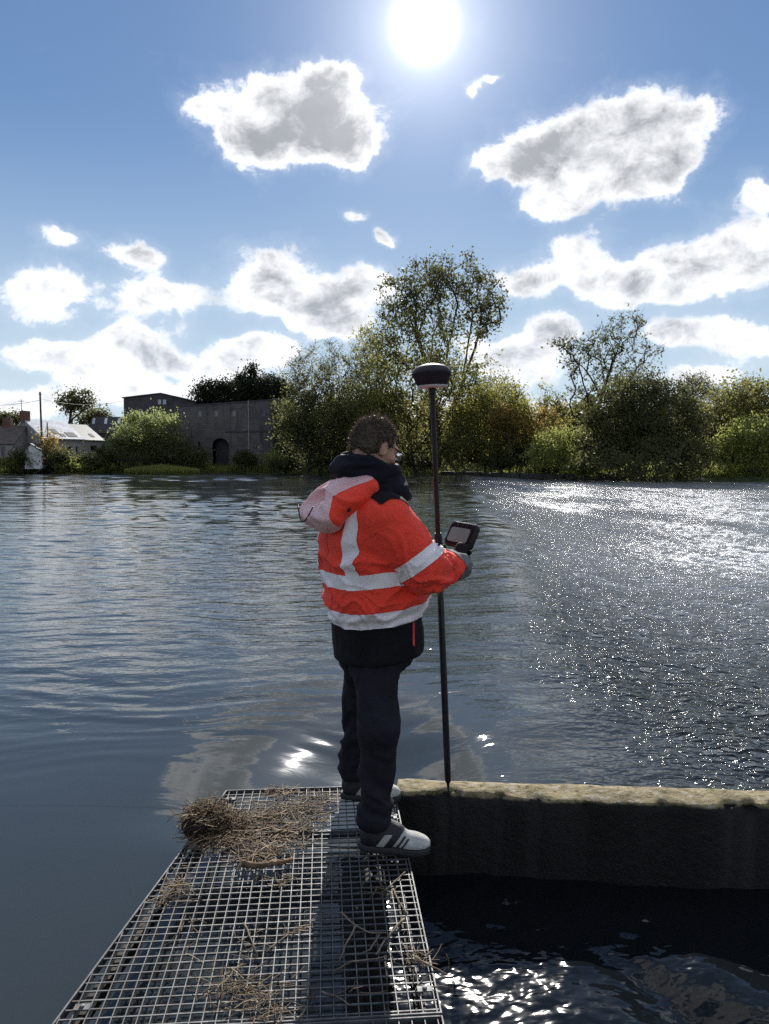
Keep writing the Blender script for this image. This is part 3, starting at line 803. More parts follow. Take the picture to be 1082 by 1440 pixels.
def grip_hand(fl, wrist, centre, axis, rad_, grow=0.0):
    """palm beside a rod, four unequal fingers wrapped round it and an opposed thumb"""
    axis = np.array(axis); toc = centre-wrist; toc = toc-axis*(toc@axis); toc /= np.linalg.norm(toc)
    side = np.cross(axis, toc)
    palm = centre-toc*(rad_+.022)+side*.004
    fl.cone(wrist, palm, .026+grow, .030+grow, .015)
    fl.cone(palm-axis*.028, palm+axis*.030, .019+grow, .020+grow, .015)
    for i, (o, r, a1) in enumerate(((.036, .0088, 3.9), (.013, .0094, 4.1), (-.010, .0090, 4.0), (-.031, .0078, 3.6))):
        pr = None
        R_ = rad_+r*.9+.002
        for k in range(6):
            th = 2.5+(a1)*k/5 if False else math.pi-.55-(a1-.4)*k/5
            p_ = centre+axis*(o+.002*k)+toc*(math.cos(th)*R_)+side*(math.sin(th)*R_)
            if pr is not None: fl.cone(pr, p_, r*(1-.05*k)+grow, r*(1-.05*(k+1))+grow, .004)
            pr = p_
    t0 = palm+axis*.026-side*.012; t1 = centre+axis*.048-side*(rad_+.010)-toc*.004; t2 = centre+axis*.052-side*(rad_*.3)+toc*(rad_+.012)
    fl.cone(t0, t1, .013+grow, .0105+grow, .008); fl.cone(t1, t2, .0105+grow, .0085+grow, .004)
# the body: one continuous surface
B = Field((-.36, 2.86, .03), (.46, 3.74, 1.80), .006)
B.add(lambda x, y, z: torso_sd(x, y, z, -.05, .86, 1.46), (-.30, 2.98, .86), (.2, 3.46, 1.46), .02)
rk, rh, ra = np.array((-.022, 3.045, .49)), np.array((-.035, 3.14, .84)), np.array((-.045, 3.02, .09))
lk, lh, la = np.array((-.105, 3.44, .49)), np.array((-.085, 3.31, .84)), np.array((-.150, 3.50, .09))
for h_, k_, a_ in ((rh, rk, ra), (lh, lk, la)):
    B.cone(h_-(0, 0, .06), k_, .066, .052, .04); B.cone(k_, a_, .054, .036, .02)
    B.cone(a_-(0, 0, .035), a_+np.array((.13, -.01, -.05)), .032, .026, .02)
for s_, e_, w_ in ((sR, eR, wR_), (sL, eL, wL_)):
    B.cone(s_, e_, .055, .043, .03); B.cone(e_, w_, .042, .027, .02)
head(B)
lc = on_pole(1.13)
grip_hand(B, wR_, GRIP, GRIP_D, .014); grip_hand(B, wL_, lc, np.array(pole_d), .014)
pts, qd = B.mesh(); pts = laplacian(pts, qd, 1, .4)
mesh_obj('body', pts, qd, m_skin, man, True)

# jacket
J = Field((-.36, 2.86, .80), (.42, 3.76, 1.58), .0065)
J.add(lambda x, y, z: torso_sd(x, y, z, 0, .870, 1.505), (-.34, 2.95, .85), (.26, 3.5, 1.51), .02)
J.cone(sR, eR, .100, .086, .05); J.cone(eR, wR_, .088, .066, .03)
J.cone(sL, eL, .096, .082, .05); J.cone(eL, wL_, .08, .056, .03)
J.cone((-.075, 3.22, 1.42), (-.06, 3.23, 1.50), .105, .088, .05)
def armd(P, s_, e_, w_):
    x, y, z = P.T
    return np.minimum(sd_cone(x, y, z, s_, e_, .105, .086), sd_cone(x, y, z, e_, w_, .088, .066))
pts, qd = J.mesh(); pts = laplacian(pts, qd, 2, .5)
nr = vnormals(pts, qd)
x, y, z = pts.T
ar = armd(pts, sR, eR, wR_); trs = torso_sd(x, y, z)
arm_w = sstep(ar-trs, .03, -.03)
# folds: soft creases that run across the sleeve and down from the shoulder, drag lines above the hem
d_up = (eR-sR)/np.linalg.norm(eR-sR)
ta = (pts-sR)@d_up
def ridge(q, p_=3.2): return np.clip(1-np.abs(q)*2.1, 0, 1)**p_
wrp = vnoise(x*7, y*7, z*7, 2)
fold_arm = .020*ridge(vnoise(ta*15+5*wrp, (x+y)*3, z*4, 22))*sstep(ta, .0, .15)+.010*ridge(vnoise(ta*30+4*wrp, (x-y)*7, z*5, 23))*sstep(ta, .12, .25)
rr, ff = torso_local(x, y)
fold_t = .020*ridge(vnoise(rr*5+z*7, ff*5-z*4, z*3+wrp, 25))*sstep(z, 1.45, 1.25)+.010*ridge(vnoise(rr*4, ff*4, z*16+2*wrp, 26))*sstep(z, 1.30, 1.10)
# drag line from the armpit down to the elbow
ap0, ap1 = np.array((-.10, 3.03, 1.225)), np.array((.06, 2.97, 1.10)); dv = ap1-ap0; tt_ = np.clip(((pts-ap0)@dv)/(dv@dv), 0, 1)
fold_t = fold_t-.020*np.exp(-(np.linalg.norm(pts-ap0-tt_[:, None]*dv, axis=1)/.035)**2)
blouse = .012*sstep(z-.10*ff, 1.08, 1.01)*sstep(z-.10*ff, .955, .99) - .012*sstep(z-.1*ff, .955, .93)
pts = pts+nr*(arm_w*fold_arm+(1-arm_w)*(fold_t+blouse*.9)+.004*fbm(x*11, y*11, z*11, 3, 28))[:, None]
pts = laplacian(pts, qd, 1, .15)
nr = vnormals(pts, qd)
rr, ff = torso_local(pts[:, 0], pts[:, 1])
Vj, Fj = clip_region(pts, qd, .9125-(pts[:, 2]-.10*ff+.004*vnoise(rr*8, ff*8, 0, 3)))
jk = mesh_obj('jacket', Vj, Fj, m_orange, man, True)
# reflective bands cut from the jacket's own surface and laid on it
x, y, z = pts.T; rr, ff = torso_local(x, y)
zt = z-.10*ff+.004*vnoise(rr*8, ff*8, 0, 3)
offm = np.where(ar < trs-.004, .2, 0)
offl = np.where(armd(pts, sL, eL, wL_) < trs-.004, .2, 0)
def band(f, name, off=.0028, mat=m_refl, lab=None, far=.05):
    V, Fs = clip_region(pts+nr*off, qd, f)
    if len(Fs) == 0: return
    o = mesh_obj(name, V, Fs, mat, jk, True)
    if lab: o['label'] = lab
    return o
band(np.abs(zt-.9445)-.034+offm+offl, 'reflective_band', lab='pale reflective band round the jacket hem')
band(np.maximum(np.abs(zt-1.105)-.030, 0)+np.minimum(np.abs(zt-1.105)-.030, 0)+offm+offl, 'reflective_band', lab='pale reflective band round the waist')
for sg in (1, -1):
    f = np.maximum(np.abs(sg*rr-.142-.018*vnoise(z*5, z*0, 0, 4)+.5*np.clip(z-1.33, 0, 1)*.9)-.027, 1.128-zt)
    f = f+np.where(ar < trs-.02, .2, 0) if sg == 1 else f+offl
    f = np.where(ff > .02, np.abs(f)+.02, f)
    band(f, 'reflective_brace', .0034, lab='pale reflective brace over the %s shoulder' % ('right' if sg == 1 else 'left'))
tb_ = (pts-sR)@d_up
# sleeve band, on the upper arm above the elbow
inarm = np.where(ar > trs-.002, .2, 0)
band(np.abs(tb_-.205+.10*((pts-sR)@np.array((0, 1, 0)))*0)-.030+inarm, 'reflective_band', lab='pale reflective band round the right sleeve')
# dark yoke patch on the shoulder top
f = np.maximum(np.maximum(1.385-z+.25*np.abs(ff-.02), .04-rr), rr-.25)
f = np.maximum(f, -.07-ff)
band(f, 'shoulder_patch', .0040, m_black, 'black patch on the shoulder')
band(np.maximum(np.abs(rr-.004)-.0022, np.maximum(ff, zt-1.30))+offm, 'seam', .0012, m_seam)
band(np.abs(tb_-.03-.25*((pts-sR)@np.array((0, 0, 1.))))-.0022+np.where(np.abs(ar-trs) > .03, .2, 0), 'seam', .0012, m_seam)
# cuff
cw = (wR_-eR)/np.linalg.norm(wR_-eR)
tcf = (pts-eR)@cw
band(np.where(ar < trs, .165-tcf, .2), 'cuff', .003, m_cuff, 'grey knitted cuff')

# dark under-jacket skirt with a red zip
S = Field((-.34, 2.95, .68), (.26, 3.52, .98), .007)
S.add(lambda x, y, z: torso_sd(x, y, z, np.interp(z, [.76, .90], [-.004, -.010]), .752, .930), (-.32, 2.97, .75), (.24, 3.5, .95), .01)
p2, q2 = S.mesh(); n2_ = vnormals(p2, q2)
p2 = p2+n2_*(.007*fbm(p2[:, 0]*14, p2[:, 1]*14, p2[:, 2]*5, 3, 33)*sstep(p2[:, 2], .755, .80))[:, None]; p2 = laplacian(p2, q2, 2, .5)
sk = mesh_obj('jacket_skirt', p2, q2, m_black, man, True)
n2_ = vnormals(p2, q2); r2, f2 = torso_local(p2[:, 0], p2[:, 1])
V, Fs = clip_region(p2+n2_*.003, q2, np.maximum(np.maximum(np.abs(f2-.118-.03*(p2[:, 2]-.85))-.006, np.abs(p2[:, 2]-.865)-.048), .05-r2))
if len(Fs): mesh_obj('zip', V, Fs, simple_mat('red_zip_tape', (.65, .05, .04), .6), sk, True)

# hood of the jacket, hanging open on the back
hd = np.array(-PF*.93)+np.array((0, 0, -.36)); hd /= np.linalg.norm(hd); hr_ = np.array(PR); hn = np.cross(hr_, hd); hn = hn if hn[2] > 0 else -hn
hc = np.array((-.185, 3.135, 1.415))
Hd = Field((-.46, 2.9, 1.18), (.05, 3.42, 1.60), .0055)
hax = (hd, hr_, hn)
Hd.ell(hc, (.150, .150, .075), hax, .02)
Hd.cone(hc+hd*.09-hn*.03-hr_*.10, hc+hd*.10-hn*.035+hr_*.08, .045, .05, .04)
Hd.cone(hc-hd*.10+hn*.02-hr_*.10, hc-hd*.10+hn*.02+hr_*.10, .045, .045, .04)
Hd.ell(hc+hd*.12+hn*.045-hr_*.02, (.085, .105, .060), hax, .012, 's')         # the open mouth
Hd.add(lambda x, y, z: torso_sd(x, y, z, -.012), (-.34, 2.95, .88), (.26, 3.5, 1.51), .01, 's')
p3, q3 = Hd.mesh(); n3_ = vnormals(p3, q3)
fa = 1-np.abs(vnoise(p3[:, 0]*13+p3[:, 2]*9, p3[:, 1]*13, p3[:, 2]*13, 44))*2.4
p3 = p3+n3_*(.010*np.clip(fa, -.5, 1))[:, None]; p3 = laplacian(p3, q3, 2, .5); n3_ = vnormals(p3, q3)
ho = mesh_obj('hood', p3, q3, m_orange, man, True)
lr = (p3-hc)@hr_; lh_ = (p3-hc)@hd
V, Fs = clip_region(p3+n3_*.0025, q3, np.maximum(np.minimum(lr-.070-.55*lh_, .048-(p3-hc)@hn), -.135-lr))
mesh_obj('hood_panel', V, Fs, m_pink, ho, True)
mb = MB(); mb.tube([hc+hd*(.135+.035*math.sin(k/9*math.pi))+hr_*(-.11+.16*k/9)+hn*(.03-.055*math.sin(k/9*math.pi)) for k in range(10)], .0028, 6); mb.build('drawcord', m_plastic, ho, True)
mb = MB(); q_ = hc+hr_*.135+hd*.03-hn*.02; mb.lathe([(.004, -.010), (.008, -.007), (.008, .007), (.004, .010)], q_, (0.3, 0, 1), 10); mb.build('cord_lock', m_plastic, ho, True)

# black collar and hooded top bunched round the neck
K = Field((-.32, 2.98, 1.36), (.16, 3.50, 1.68), .0055)
nb = np.array((-.052, 3.235, 1.50))
def ringsd(x, y, z):
    r, f = torso_local(x, y); f = f-.03
    zz = z-1.500+.28*f
    q = np.sqrt((r/1.0)**2+(f/1.05)**2)-.082
    return np.sqrt(np.maximum(np.abs(q)-.012, 0)**2+np.maximum(np.abs(zz)-.050, 0)**2)-.026
K.add(ringsd, (-.22, 3.06, 1.40), (.12, 3.42, 1.62), .02)
K.ell(np.array((-.155, 3.20, 1.545)), (.065, .085, .050), (np.array(-PF), np.array(PR), np.array((0, 0, 1.))), .03)
K.cone((.045, 3.20, 1.455), (.075, 3.25, 1.43), .045, .038, .03)
K.cone((-.10, 3.24, 1.46), (-.05, 3.25, 1.52), .08, .075, .02)
K.ell(HC, (.070, .090, .09), HX, .004, 's')
p4, q4 = K.mesh(); n4 = vnormals(p4, q4)
p4 = p4+n4*(.010*np.clip(1-np.abs(vnoise(p4[:, 0]*12, p4[:, 1]*12, p4[:, 2]*26, 46))*2.4, -.5, 1))[:, None]; p4 = laplacian(p4, q4, 1, .4)
mesh_obj('collar', p4, q4, m_navy, man, True)

# trousers
T = Field((-.34, 2.86, .07), (.24, 3.64, .96), .007)
T.add(lambda x, y, z: torso_sd(x, y, z, -.055, .72, .88), (-.30, 3.0, .74), (.2, 3.48, .94), .03)
T.cone(rh+(.0, .02, -.09), rk+(.0, 0, 0), .090, .075, .06); T.cone(rk, ra+(0.005, 0, .045), .074, .064, .03)
T.cone(lh+(.0, -.01, -.09), lk, .095, .074, .06); T.cone(lk, la+(0.0, 0, .045), .072, .062, .03)
T.add(lambda x, y, z: z-.105, (-.4, 2.8, -.2), (.3, 3.7, .10), .006, 's')
p5, q5 = T.mesh(); n5 = vnormals(p5, q5); x, y, z = p5.T
fo = .012*np.clip(1-np.abs(vnoise(x*6+z*3, y*6, z*13+3*vnoise(x*8, y*8, z*4, 3), 48))*2.2, -.5, 1)
kn = .012*np.sin(z*95+5*vnoise(x*9, y*9, 0, 9))*(np.exp(-((z-.20)/.09)**2)+.5*np.exp(-((z-.52)/.06)**2))
p5 = p5+n5*(fo+kn*.15+.003*fbm(x*18, y*18, z*18, 2, 5))[:, None]; p5 = laplacian(p5, q5, 1, .4)
mesh_obj('trousers', p5, q5, m_trous, man, True)

# shoes
def shoe(heel, toe, zb, lab):
    heel = np.array((*heel, zb)); toe = np.array((*toe, zb)); d = toe-heel; L = np.linalg.norm(d); d /= L; s_ = np.cross(d, (0, 0, 1.)); u_ = np.array((0, 0, 1.))
    c0 = (heel+toe)/2
    fl = Field(np.minimum(heel, toe)-(.1, .1, .03), np.maximum(heel, toe)+(.1, .1, .19), .0045)
    def P(a, b, c): return heel+d*a+s_*b+u_*c
    fl.cone(P(.05, 0, .050), P(.10, 0, .055), .040, .042, .02)
    fl.cone(P(.10, 0, .055), P(L-.075, .004, .040), .044, .036, .03)
    fl.ell(P(L-.068, .004, .040), (.068, .046, .036), (d, s_, u_), .02)
    fl.cone(P(.055, 0, .08), P(.062, 0, .118), .043, .044, .03)
    fl.cone(P(.09, 0, .10), P(.15, 0, .078), .036, .034, .03)
    fl.ell(P(.064, 0, .150), (.036, .030, .05), (d, s_, u_), .008, 's')
    fl.add(lambda x, y, z: z-(zb+.022), (heel[0]-.3, heel[1]-.3, -.1), (toe[0]+.3, toe[1]+.3, zb+.03), .002, 's')
    p_, q_ = fl.mesh(); p_ = laplacian(p_, q_, 1, .4)
    up = mesh_obj('shoe', p_, q_, m_shoe, man, True); up['label'] = lab
    nn = vnormals(p_, q_); l = (p_-heel)@d; h = p_[:, 2]-zb; b = (p_-heel)@s_
    def patch(f, nm, off, mat):
        V, Fs = clip_region(p_+nn*off, q_, f)
        if len(Fs): mesh_obj(nm, V, Fs, mat, up, True)
    diag = l-.75*h
    hp = np.maximum(diag-.118, -.2-diag)
    hp = np.maximum(hp, np.minimum(np.minimum(diag-.052, .084-diag), np.minimum(.082-h, h-.024)))
    patch(hp, 'heel_panel', .0015, m_shoedark)
    patch(np.maximum(np.abs(diag-.138)-.005, h-.075), 'side_stripe', .0018, m_shoedark)
    patch(np.maximum(np.abs(diag-.158)-.004, h-.068), 'side_stripe', .0018, m_shoedark)
    patch(h-.032, 'rand', .0022, m_shoedark)
    patch(np.maximum(np.maximum(np.abs(b)-.020, h*-1+.055), np.maximum(.10-l, l-.185)), 'tongue', .0016, m_shoedark)
    # sole
    fs = Field(np.minimum(heel, toe)-(.1, .1, .03), np.maximum(heel, toe)+(.1, .1, .06), .0045)
    fs.cone(P(.045, 0, .012), P(.10, 0, .012), .048, .046, .02); fs.cone(P(.10, 0, .012), P(L-.06, .004, .012), .045, .052, .02); fs.cone(P(L-.075, .004, .014), P(L-.052, .004, .016), .051, .050, .02)
    fs.add(lambda x, y, z: np.abs(z-zb-.0165)-.0145, P(0, 0, 0)-.3, P(L, 0, 0)+.3, .004, 's') if False else None
    xs_, gr = fs.all(); fs.V = np.maximum(fs.V, np.abs(gr[2]-zb-.016)-.0135)
    p_, q_ = fs.mesh(); mesh_obj('sole', p_, q_, m_shoedark, up, True)
    for k in range(4):
        mb = MB(); a_ = .105+.022*k; hh = .112-.014*k
        mb.tube([P(a_, -.022, hh-.008), P(a_+.004, 0, hh+.006), P(a_+.008, .022, hh-.008)], .003, 6); mb.build('lace', m_shoe, up, True)
shoe((-.105, 3.035), (.185, 2.995), .004, 'right shoe, pale grey with dark heel')
shoe((-.205, 3.515), (.075, 3.475), .002, 'left shoe, toe showing behind the right leg')

# hair
Hh = Field(HC-.15, HC+.15, .004)
Hh.ell(H(0, -.012, .012), (.0815, .1015, .1085), HX, .01)
p6, q6 = Hh.mesh(); n6 = vnormals(p6, q6)
p6 = p6+n6*(.005*fbm(p6[:, 0]*45, p6[:, 1]*45, p6[:, 2]*45, 3, 71))[:, None]
lc6 = (p6-HC)@np.stack(HX, 1); r6, f6, u6 = lc6.T
hairf = np.maximum(f6-np.interp(u6, [-.1, -.03, .0, .04, .075, .11], [-.030, -.022, .030, .052, .078, .12]), -.118-u6)
V6, F6 = clip_region(p6, q6, hairf)
hr6 = mesh_obj('hair', V6, F6, m_hair, man, True)
g = np.random.default_rng(3); idx_ = np.nonzero(hairf < -.004)[0]; idx_ = g.choice(idx_, 8000)
st_v = []; st_f = []
for i in idx_:
    b_ = p6[i]-n6[i]*.004; dd = n6[i]*.8+g.normal(0, .55, 3)+HU*.2; dd /= np.linalg.norm(dd); L_ = g.uniform(.007, .019)
    sd_ = np.cross(dd, g.normal(0, 1, 3)); sd_ /= np.linalg.norm(sd_); sd_ *= .0011
    cu = g.normal(0, .45, 3)*L_
    o_ = len(st_v); st_v += [b_-sd_, b_+sd_, b_+dd*L_*.6+cu*.4+sd_*.7, b_+dd*L_*.6+cu*.4-sd_*.7, b_+dd*L_+cu]
    st_f += [(o_, o_+1, o_+2, o_+3), (o_+3, o_+2, o_+4)]
hs = mesh_obj('hair_strands', st_v, st_f, m_hair, man); hs['kind'] = 'stuff'

# glasses
gl = empty('glasses', (0, 0, 0)); gl.parent = man; gl.location = Vector(H(0, .1, 0))-man.location
mb = MB()
for sg in (-1, 1):
    mb.tube([H(sg*.080, -.012, -.004), H(sg*.082, .01, .004), H(sg*.078, .06, .004), H(sg*.070, .104, .002)], .0026, 6)
    loop = [H(sg*(.036+.030*cx), .112-.006*abs(cx), -.010+.020*cz) for cx, cz in ((-1, .6), (-.7, 1), (.7, 1), (1, .7), (1, -.4), (.6, -1), (-.6, -1), (-1, -.4), (-1, .6))]
    mb.tube(loop, .0024, 6)
mb.tube([H(-.008, .114, .0), H(.008, .114, .0)], .002, 6)
mb.build('frame', m_plastic, gl, True)
m_lens, t = mat_new('spectacle_lens')
finish(t, princ(t, Base_Color=(.9, .9, .92, 1), Roughness=.02, Transmission_Weight=1.0, IOR=1.45))
for sg in (-1, 1):
    mb = MB(); mb.add([H(sg*(.036+.029*cx), .112-.006*abs(cx), -.010+.019*cz) for cx, cz in ((-1, .5), (-.7, 1), (.7, 1), (1, .7), (1, -.4), (.6, -1), (-.6, -1), (-1, -.4))], [tuple(range(8))]); lo = mb.build('lens', m_lens, gl)
    so = lo.modifiers.new('solid', 'SOLIDIFY'); so.thickness = .0015

# gloves
for nm, w_, c_, ax_ in (('right', wR_, GRIP, GRIP_D), ('left', wL_, lc, np.array(pole_d))):
    fl = Field(np.minimum(w_, c_)-.10, np.maximum(w_, c_)+.12, .0035)
    grip_hand(fl, w_, c_, ax_, .014, .0025)
    dw = (c_-w_)/np.linalg.norm(c_-w_)
    fl.cone(w_-dw*.03, w_+dw*.028, .052, .047, .012)
    p_, q_ = fl.mesh(); p_ = laplacian(p_, q_, 1, .4)
    g_ = mesh_obj('glove', p_, q_, m_glove, man, True); g_['label'] = 'black work glove on the %s hand' % nm

# ------------------------------------------------------------------ survey pole, receiver, tablet
m_carbon = simple_mat('carbon_pole', (.013, .014, .02), .33, 0, .3, 30)
m_recv = simple_mat('receiver_housing', (.036, .031, .039), .55, 0, .15, 12, spec=.22)
m_rim = simple_mat('pale_rim', (.50, .50, .52), .6, 0, .1, 12, spec=.2)
m_metal = simple_mat('brushed_metal', (.5, .5, .5), .3, 1.0, .2, 30)
pole = empty('survey_pole', POLE_B, 'tall black survey pole standing on the concrete wall, domed receiver on top', 'survey pole')
LP = (POLE_T-POLE_B).length
def onp(h): return POLE_B+pole_d*h
mb = MB(); mb.lathe([(.002, 0), (.0055, .03), (.009, .055), (.0125, .06)], POLE_B, pole_d, 20); shade_auto(mb.build('tip', m_metal, pole))
mb = MB(); mb.lathe([(.0135, .058), (.0155, .075), (.0155, 1.02), (.0145, 1.03)], POLE_B, pole_d, 24); shade_auto(mb.build('lower_tube', m_carbon, pole))
zc_ = (1.205)/pole_d.z
mb = MB(); mb.lathe([(.014, zc_-.055), (.0175, zc_-.05), (.019, zc_-.02), (.019, zc_+.018), (.016, zc_+.03), (.0145, zc_+.035)], POLE_B, pole_d, 24); shade_auto(mb.build('clamp_collar', m_plastic, pole))
mb = MB(); mb.lathe([(.0118, 1.025), (.0118, LP-.03), (.017, LP-.028), (.017, LP+.002)], POLE_B, pole_d, 24); shade_auto(mb.build('upper_tube', simple_mat('upper_pole_tube', (.020, .016, .018), .45, 0, .2, 30, spec=.2), pole))
rc = empty('receiver', (0, 0, 0)); rc.parent = pole; rc.location = POLE_T-POLE_B
mb = MB(); mb.lathe([(.030, .0), (.062, .002), (.066, .006), (.067, .012), (.064, .014)], POLE_T, pole_d, 40); shade_auto(mb.build('base_rim', m_rim, rc))
mb = MB(); mb.lathe([(.066, .0135), (.072, .020), (.082, .050), (.0875, .060), (.0895, .068), (.0885, .070)], POLE_T, pole_d, 48); shade_auto(mb.build('housing', simple_mat('receiver_skirt', (.034, .029, .038), .85, 0, .15, 12, spec=.04), rc), 30)
mb = MB(); mb.lathe([(.0886, .0695), (.0884, .076), (.078, .090), (.060, .1005), (.035, .108), (.01, .111)], POLE_T, pole_d, 48); shade_auto(mb.build('dome', m_recv, rc), 30)
mb = MB(); mb.lathe([(.0893, .0655), (.0905, .0665), (.0905, .0695), (.0893, .0705)], POLE_T, pole_d, 48); shade_auto(mb.build('seam_ring', m_plastic, rc))

CT = at(650, 753, 3.38)
cu_ = Vector((.56, -.80, -.04)).normalized(); cv_ = Vector((.36, .27, .86)); cv_ = (cv_-cu_*cv_.dot(cu_)).normalized(); cn_ = cu_.cross(cv_).normalized()
tab = empty('field_tablet', CT, 'rugged black field tablet with grey screen clamped to the survey pole', 'tablet')
def tb_box(nm, c, size, mat, bev, parent=tab):
    mb = MB(); hx, hy, hz = size[0]/2, size[1]/2, size[2]/2; r = min(hx, hy)*.38; rings = []
    for (ins, zz) in ((bev, -hz), (bev*.3, -hz+bev*.3), (0, -hz+bev), (0, hz-bev), (bev*.3, hz-bev*.3), (bev, hz)):
        ring = []
        for (sx, sy, a0) in ((1, 1, 0), (-1, 1, 90), (-1, -1, 180), (1, -1, 270)):
            for k in range(7):
                a = rad(a0+15*k); ring.append(CT+cu_*(c[0]+sx*(hx-r)+(r-ins)*math.cos(a))+cv_*(c[1]+sy*(hy-r)+(r-ins)*math.sin(a))+cn_*(c[2]+zz))
        rings.append(ring)
    n_ = 28; mb.v = [tuple(v) for rg in rings for v in rg]
    mb.f = [(i*n_+k, i*n_+(k+1) % n_, (i+1)*n_+(k+1) % n_, (i+1)*n_+k) for i in range(5) for k in range(n_)]+[tuple(reversed(range(n_))), tuple(5*n_+k for k in range(n_))]
    return shade_auto(mb.build(nm, mat, parent), 40)
tb_box('case', (0, 0, 0), (.172, .116, .032), m_plastic, .009)
tb_box('bezel', (0, 0, .0160), (.156, .102, .006), simple_mat('bezel_rubber', (.012, .013, .016), .8, spec=.1), .003)
m_scr, t = mat_new('screen_glass')
finish(t, princ(t, Base_Color=(.05, .05, .058, 1), Roughness=.4, Specular_IOR_Level=.15, Emission_Color=(.85, .9, 1, 1), Emission_Strength=.045))  # weak glow stands in for grey sky reflected on the screen
tb_box('screen', (.0, -.006, .0190), (.128, .068, .003), m_scr, .001)
for k in range(3): tb_box('key', (-.03+.03*k, .041, .0190), (.014, .006, .003), m_plastic, .001)
mb = MB(); g0 = Vector(GRIP-GRIP_D*.03); g1 = CT-cn_*.014-cv_*.03
mb.tube([Vector(GRIP-GRIP_D*.045), Vector(GRIP+GRIP_D*.04), g1], [.013, .0135, .015], 12); mb.build('bracket_handle', m_plastic, tab, True)
mb = MB(); mb.tube([Vector(GRIP-GRIP_D*.030), Vector(on_pole(1.16))], .009, 10); mb.build('clamp_arm', m_plastic, tab, True)
kp = at(657, 779, 3.33)
mb = MB(); mb.tube([Vector(GRIP+GRIP_D*.035), kp-Vector((.010, 0, 0))], .006, 10); mb.lathe([(.004, -.014), (.010, -.010), (.013, 0), (.010, .010), (.004, .014)], kp, (1, -.2, -.1), 16); mb.build('clamp_knob', m_plastic, tab, True)
# ------------------------------------------------------------------ far bank: buildings
def rng_(seed): return np.random.default_rng(seed)
m_stone = simple_mat('grey_rubble_stone', (.125, .115, .118), .9, 0, .45, .9, .8, 2.2, detail=9)
m_stone, t = mat_new('coursed_rubble_stone')
tcn = t.n('ShaderNodeTexCoord').outputs['Object']; xz = t.n('ShaderNodeSeparateXYZ', ins={0: tcn})
bk = t.n('ShaderNodeTexBrick', ins={'Vector': t.n('ShaderNodeCombineXYZ', ins={0: xz.outputs[0], 1: xz.outputs[2], 2: 0.0}), 'Color1': (.15, .135, .135, 1), 'Color2': (.075, .068, .07, 1), 'Mortar': (.10, .095, .095, 1), 'Scale': 1.0, 'Brick Width': .85, 'Row Height': .38, 'Mortar Size': .04})
n1 = t.noise(tcn, .35, 6, .65); n2 = t.noise(t.vmath('MULTIPLY', tcn, (1.2, 1.2, .12)), 1.0, 5, .6)
c = t.mix(t.smooth(n1.outputs[0], .35, .68), bk.outputs['Color'], (.16, .145, .13, 1))
c = t.mix(t.math('MULTIPLY', t.smooth(n2.outputs[0], .5, .7), .7), c, (.04, .038, .036, 1))          # run-off stains
p = princ(t, Base_Color=c, Roughness=.92)
t.set(p, 'Normal', t.n('ShaderNodeBump', ins={'Strength': .7, 'Distance': .08, 'Height': bk.outputs['Fac']})); finish(t, p)
m_stone2 = simple_mat('dark_render', (.075, .070, .074), .9, 0, .35, .6, .4, 3)
m_slate = simple_mat('dark_slate', (.045, .042, .045), .7, 0, .4, 1.2, .3, 5)
m_slate2 = simple_mat('sun_glare_slate', (.72, .72, .72), .36, 0, .15, .8, .25, 4)  # slate whitened in its base colour to stand in for sun glare
m_cream = simple_mat('pale_render', (.36, .33, .30), .9, 0, .25, .6)
m_whitew = simple_mat('white_render', (.72, .70, .66), .9, 0, .15, .8)
m_glassd = simple_mat('dark_window_glass', (.02, .02, .025), .08, 0, .2, 2)
m_frame = simple_mat('window_frame_paint', (.35, .33, .32), .6)
m_skylight = simple_mat('skylight_pane', (.55, .58, .62), .12)
m_pale = simple_mat('sky_pale_pane', (.26, .26, .28), .3)  # pale pane colour stands in for sky showing through the window
m_brick = simple_mat('dull_brick', (.16, .085, .06), .9, 0, .3, 3)
m_pole = simple_mat('weathered_pole', (.05, .035, .03), .85, 0, .3, 3)

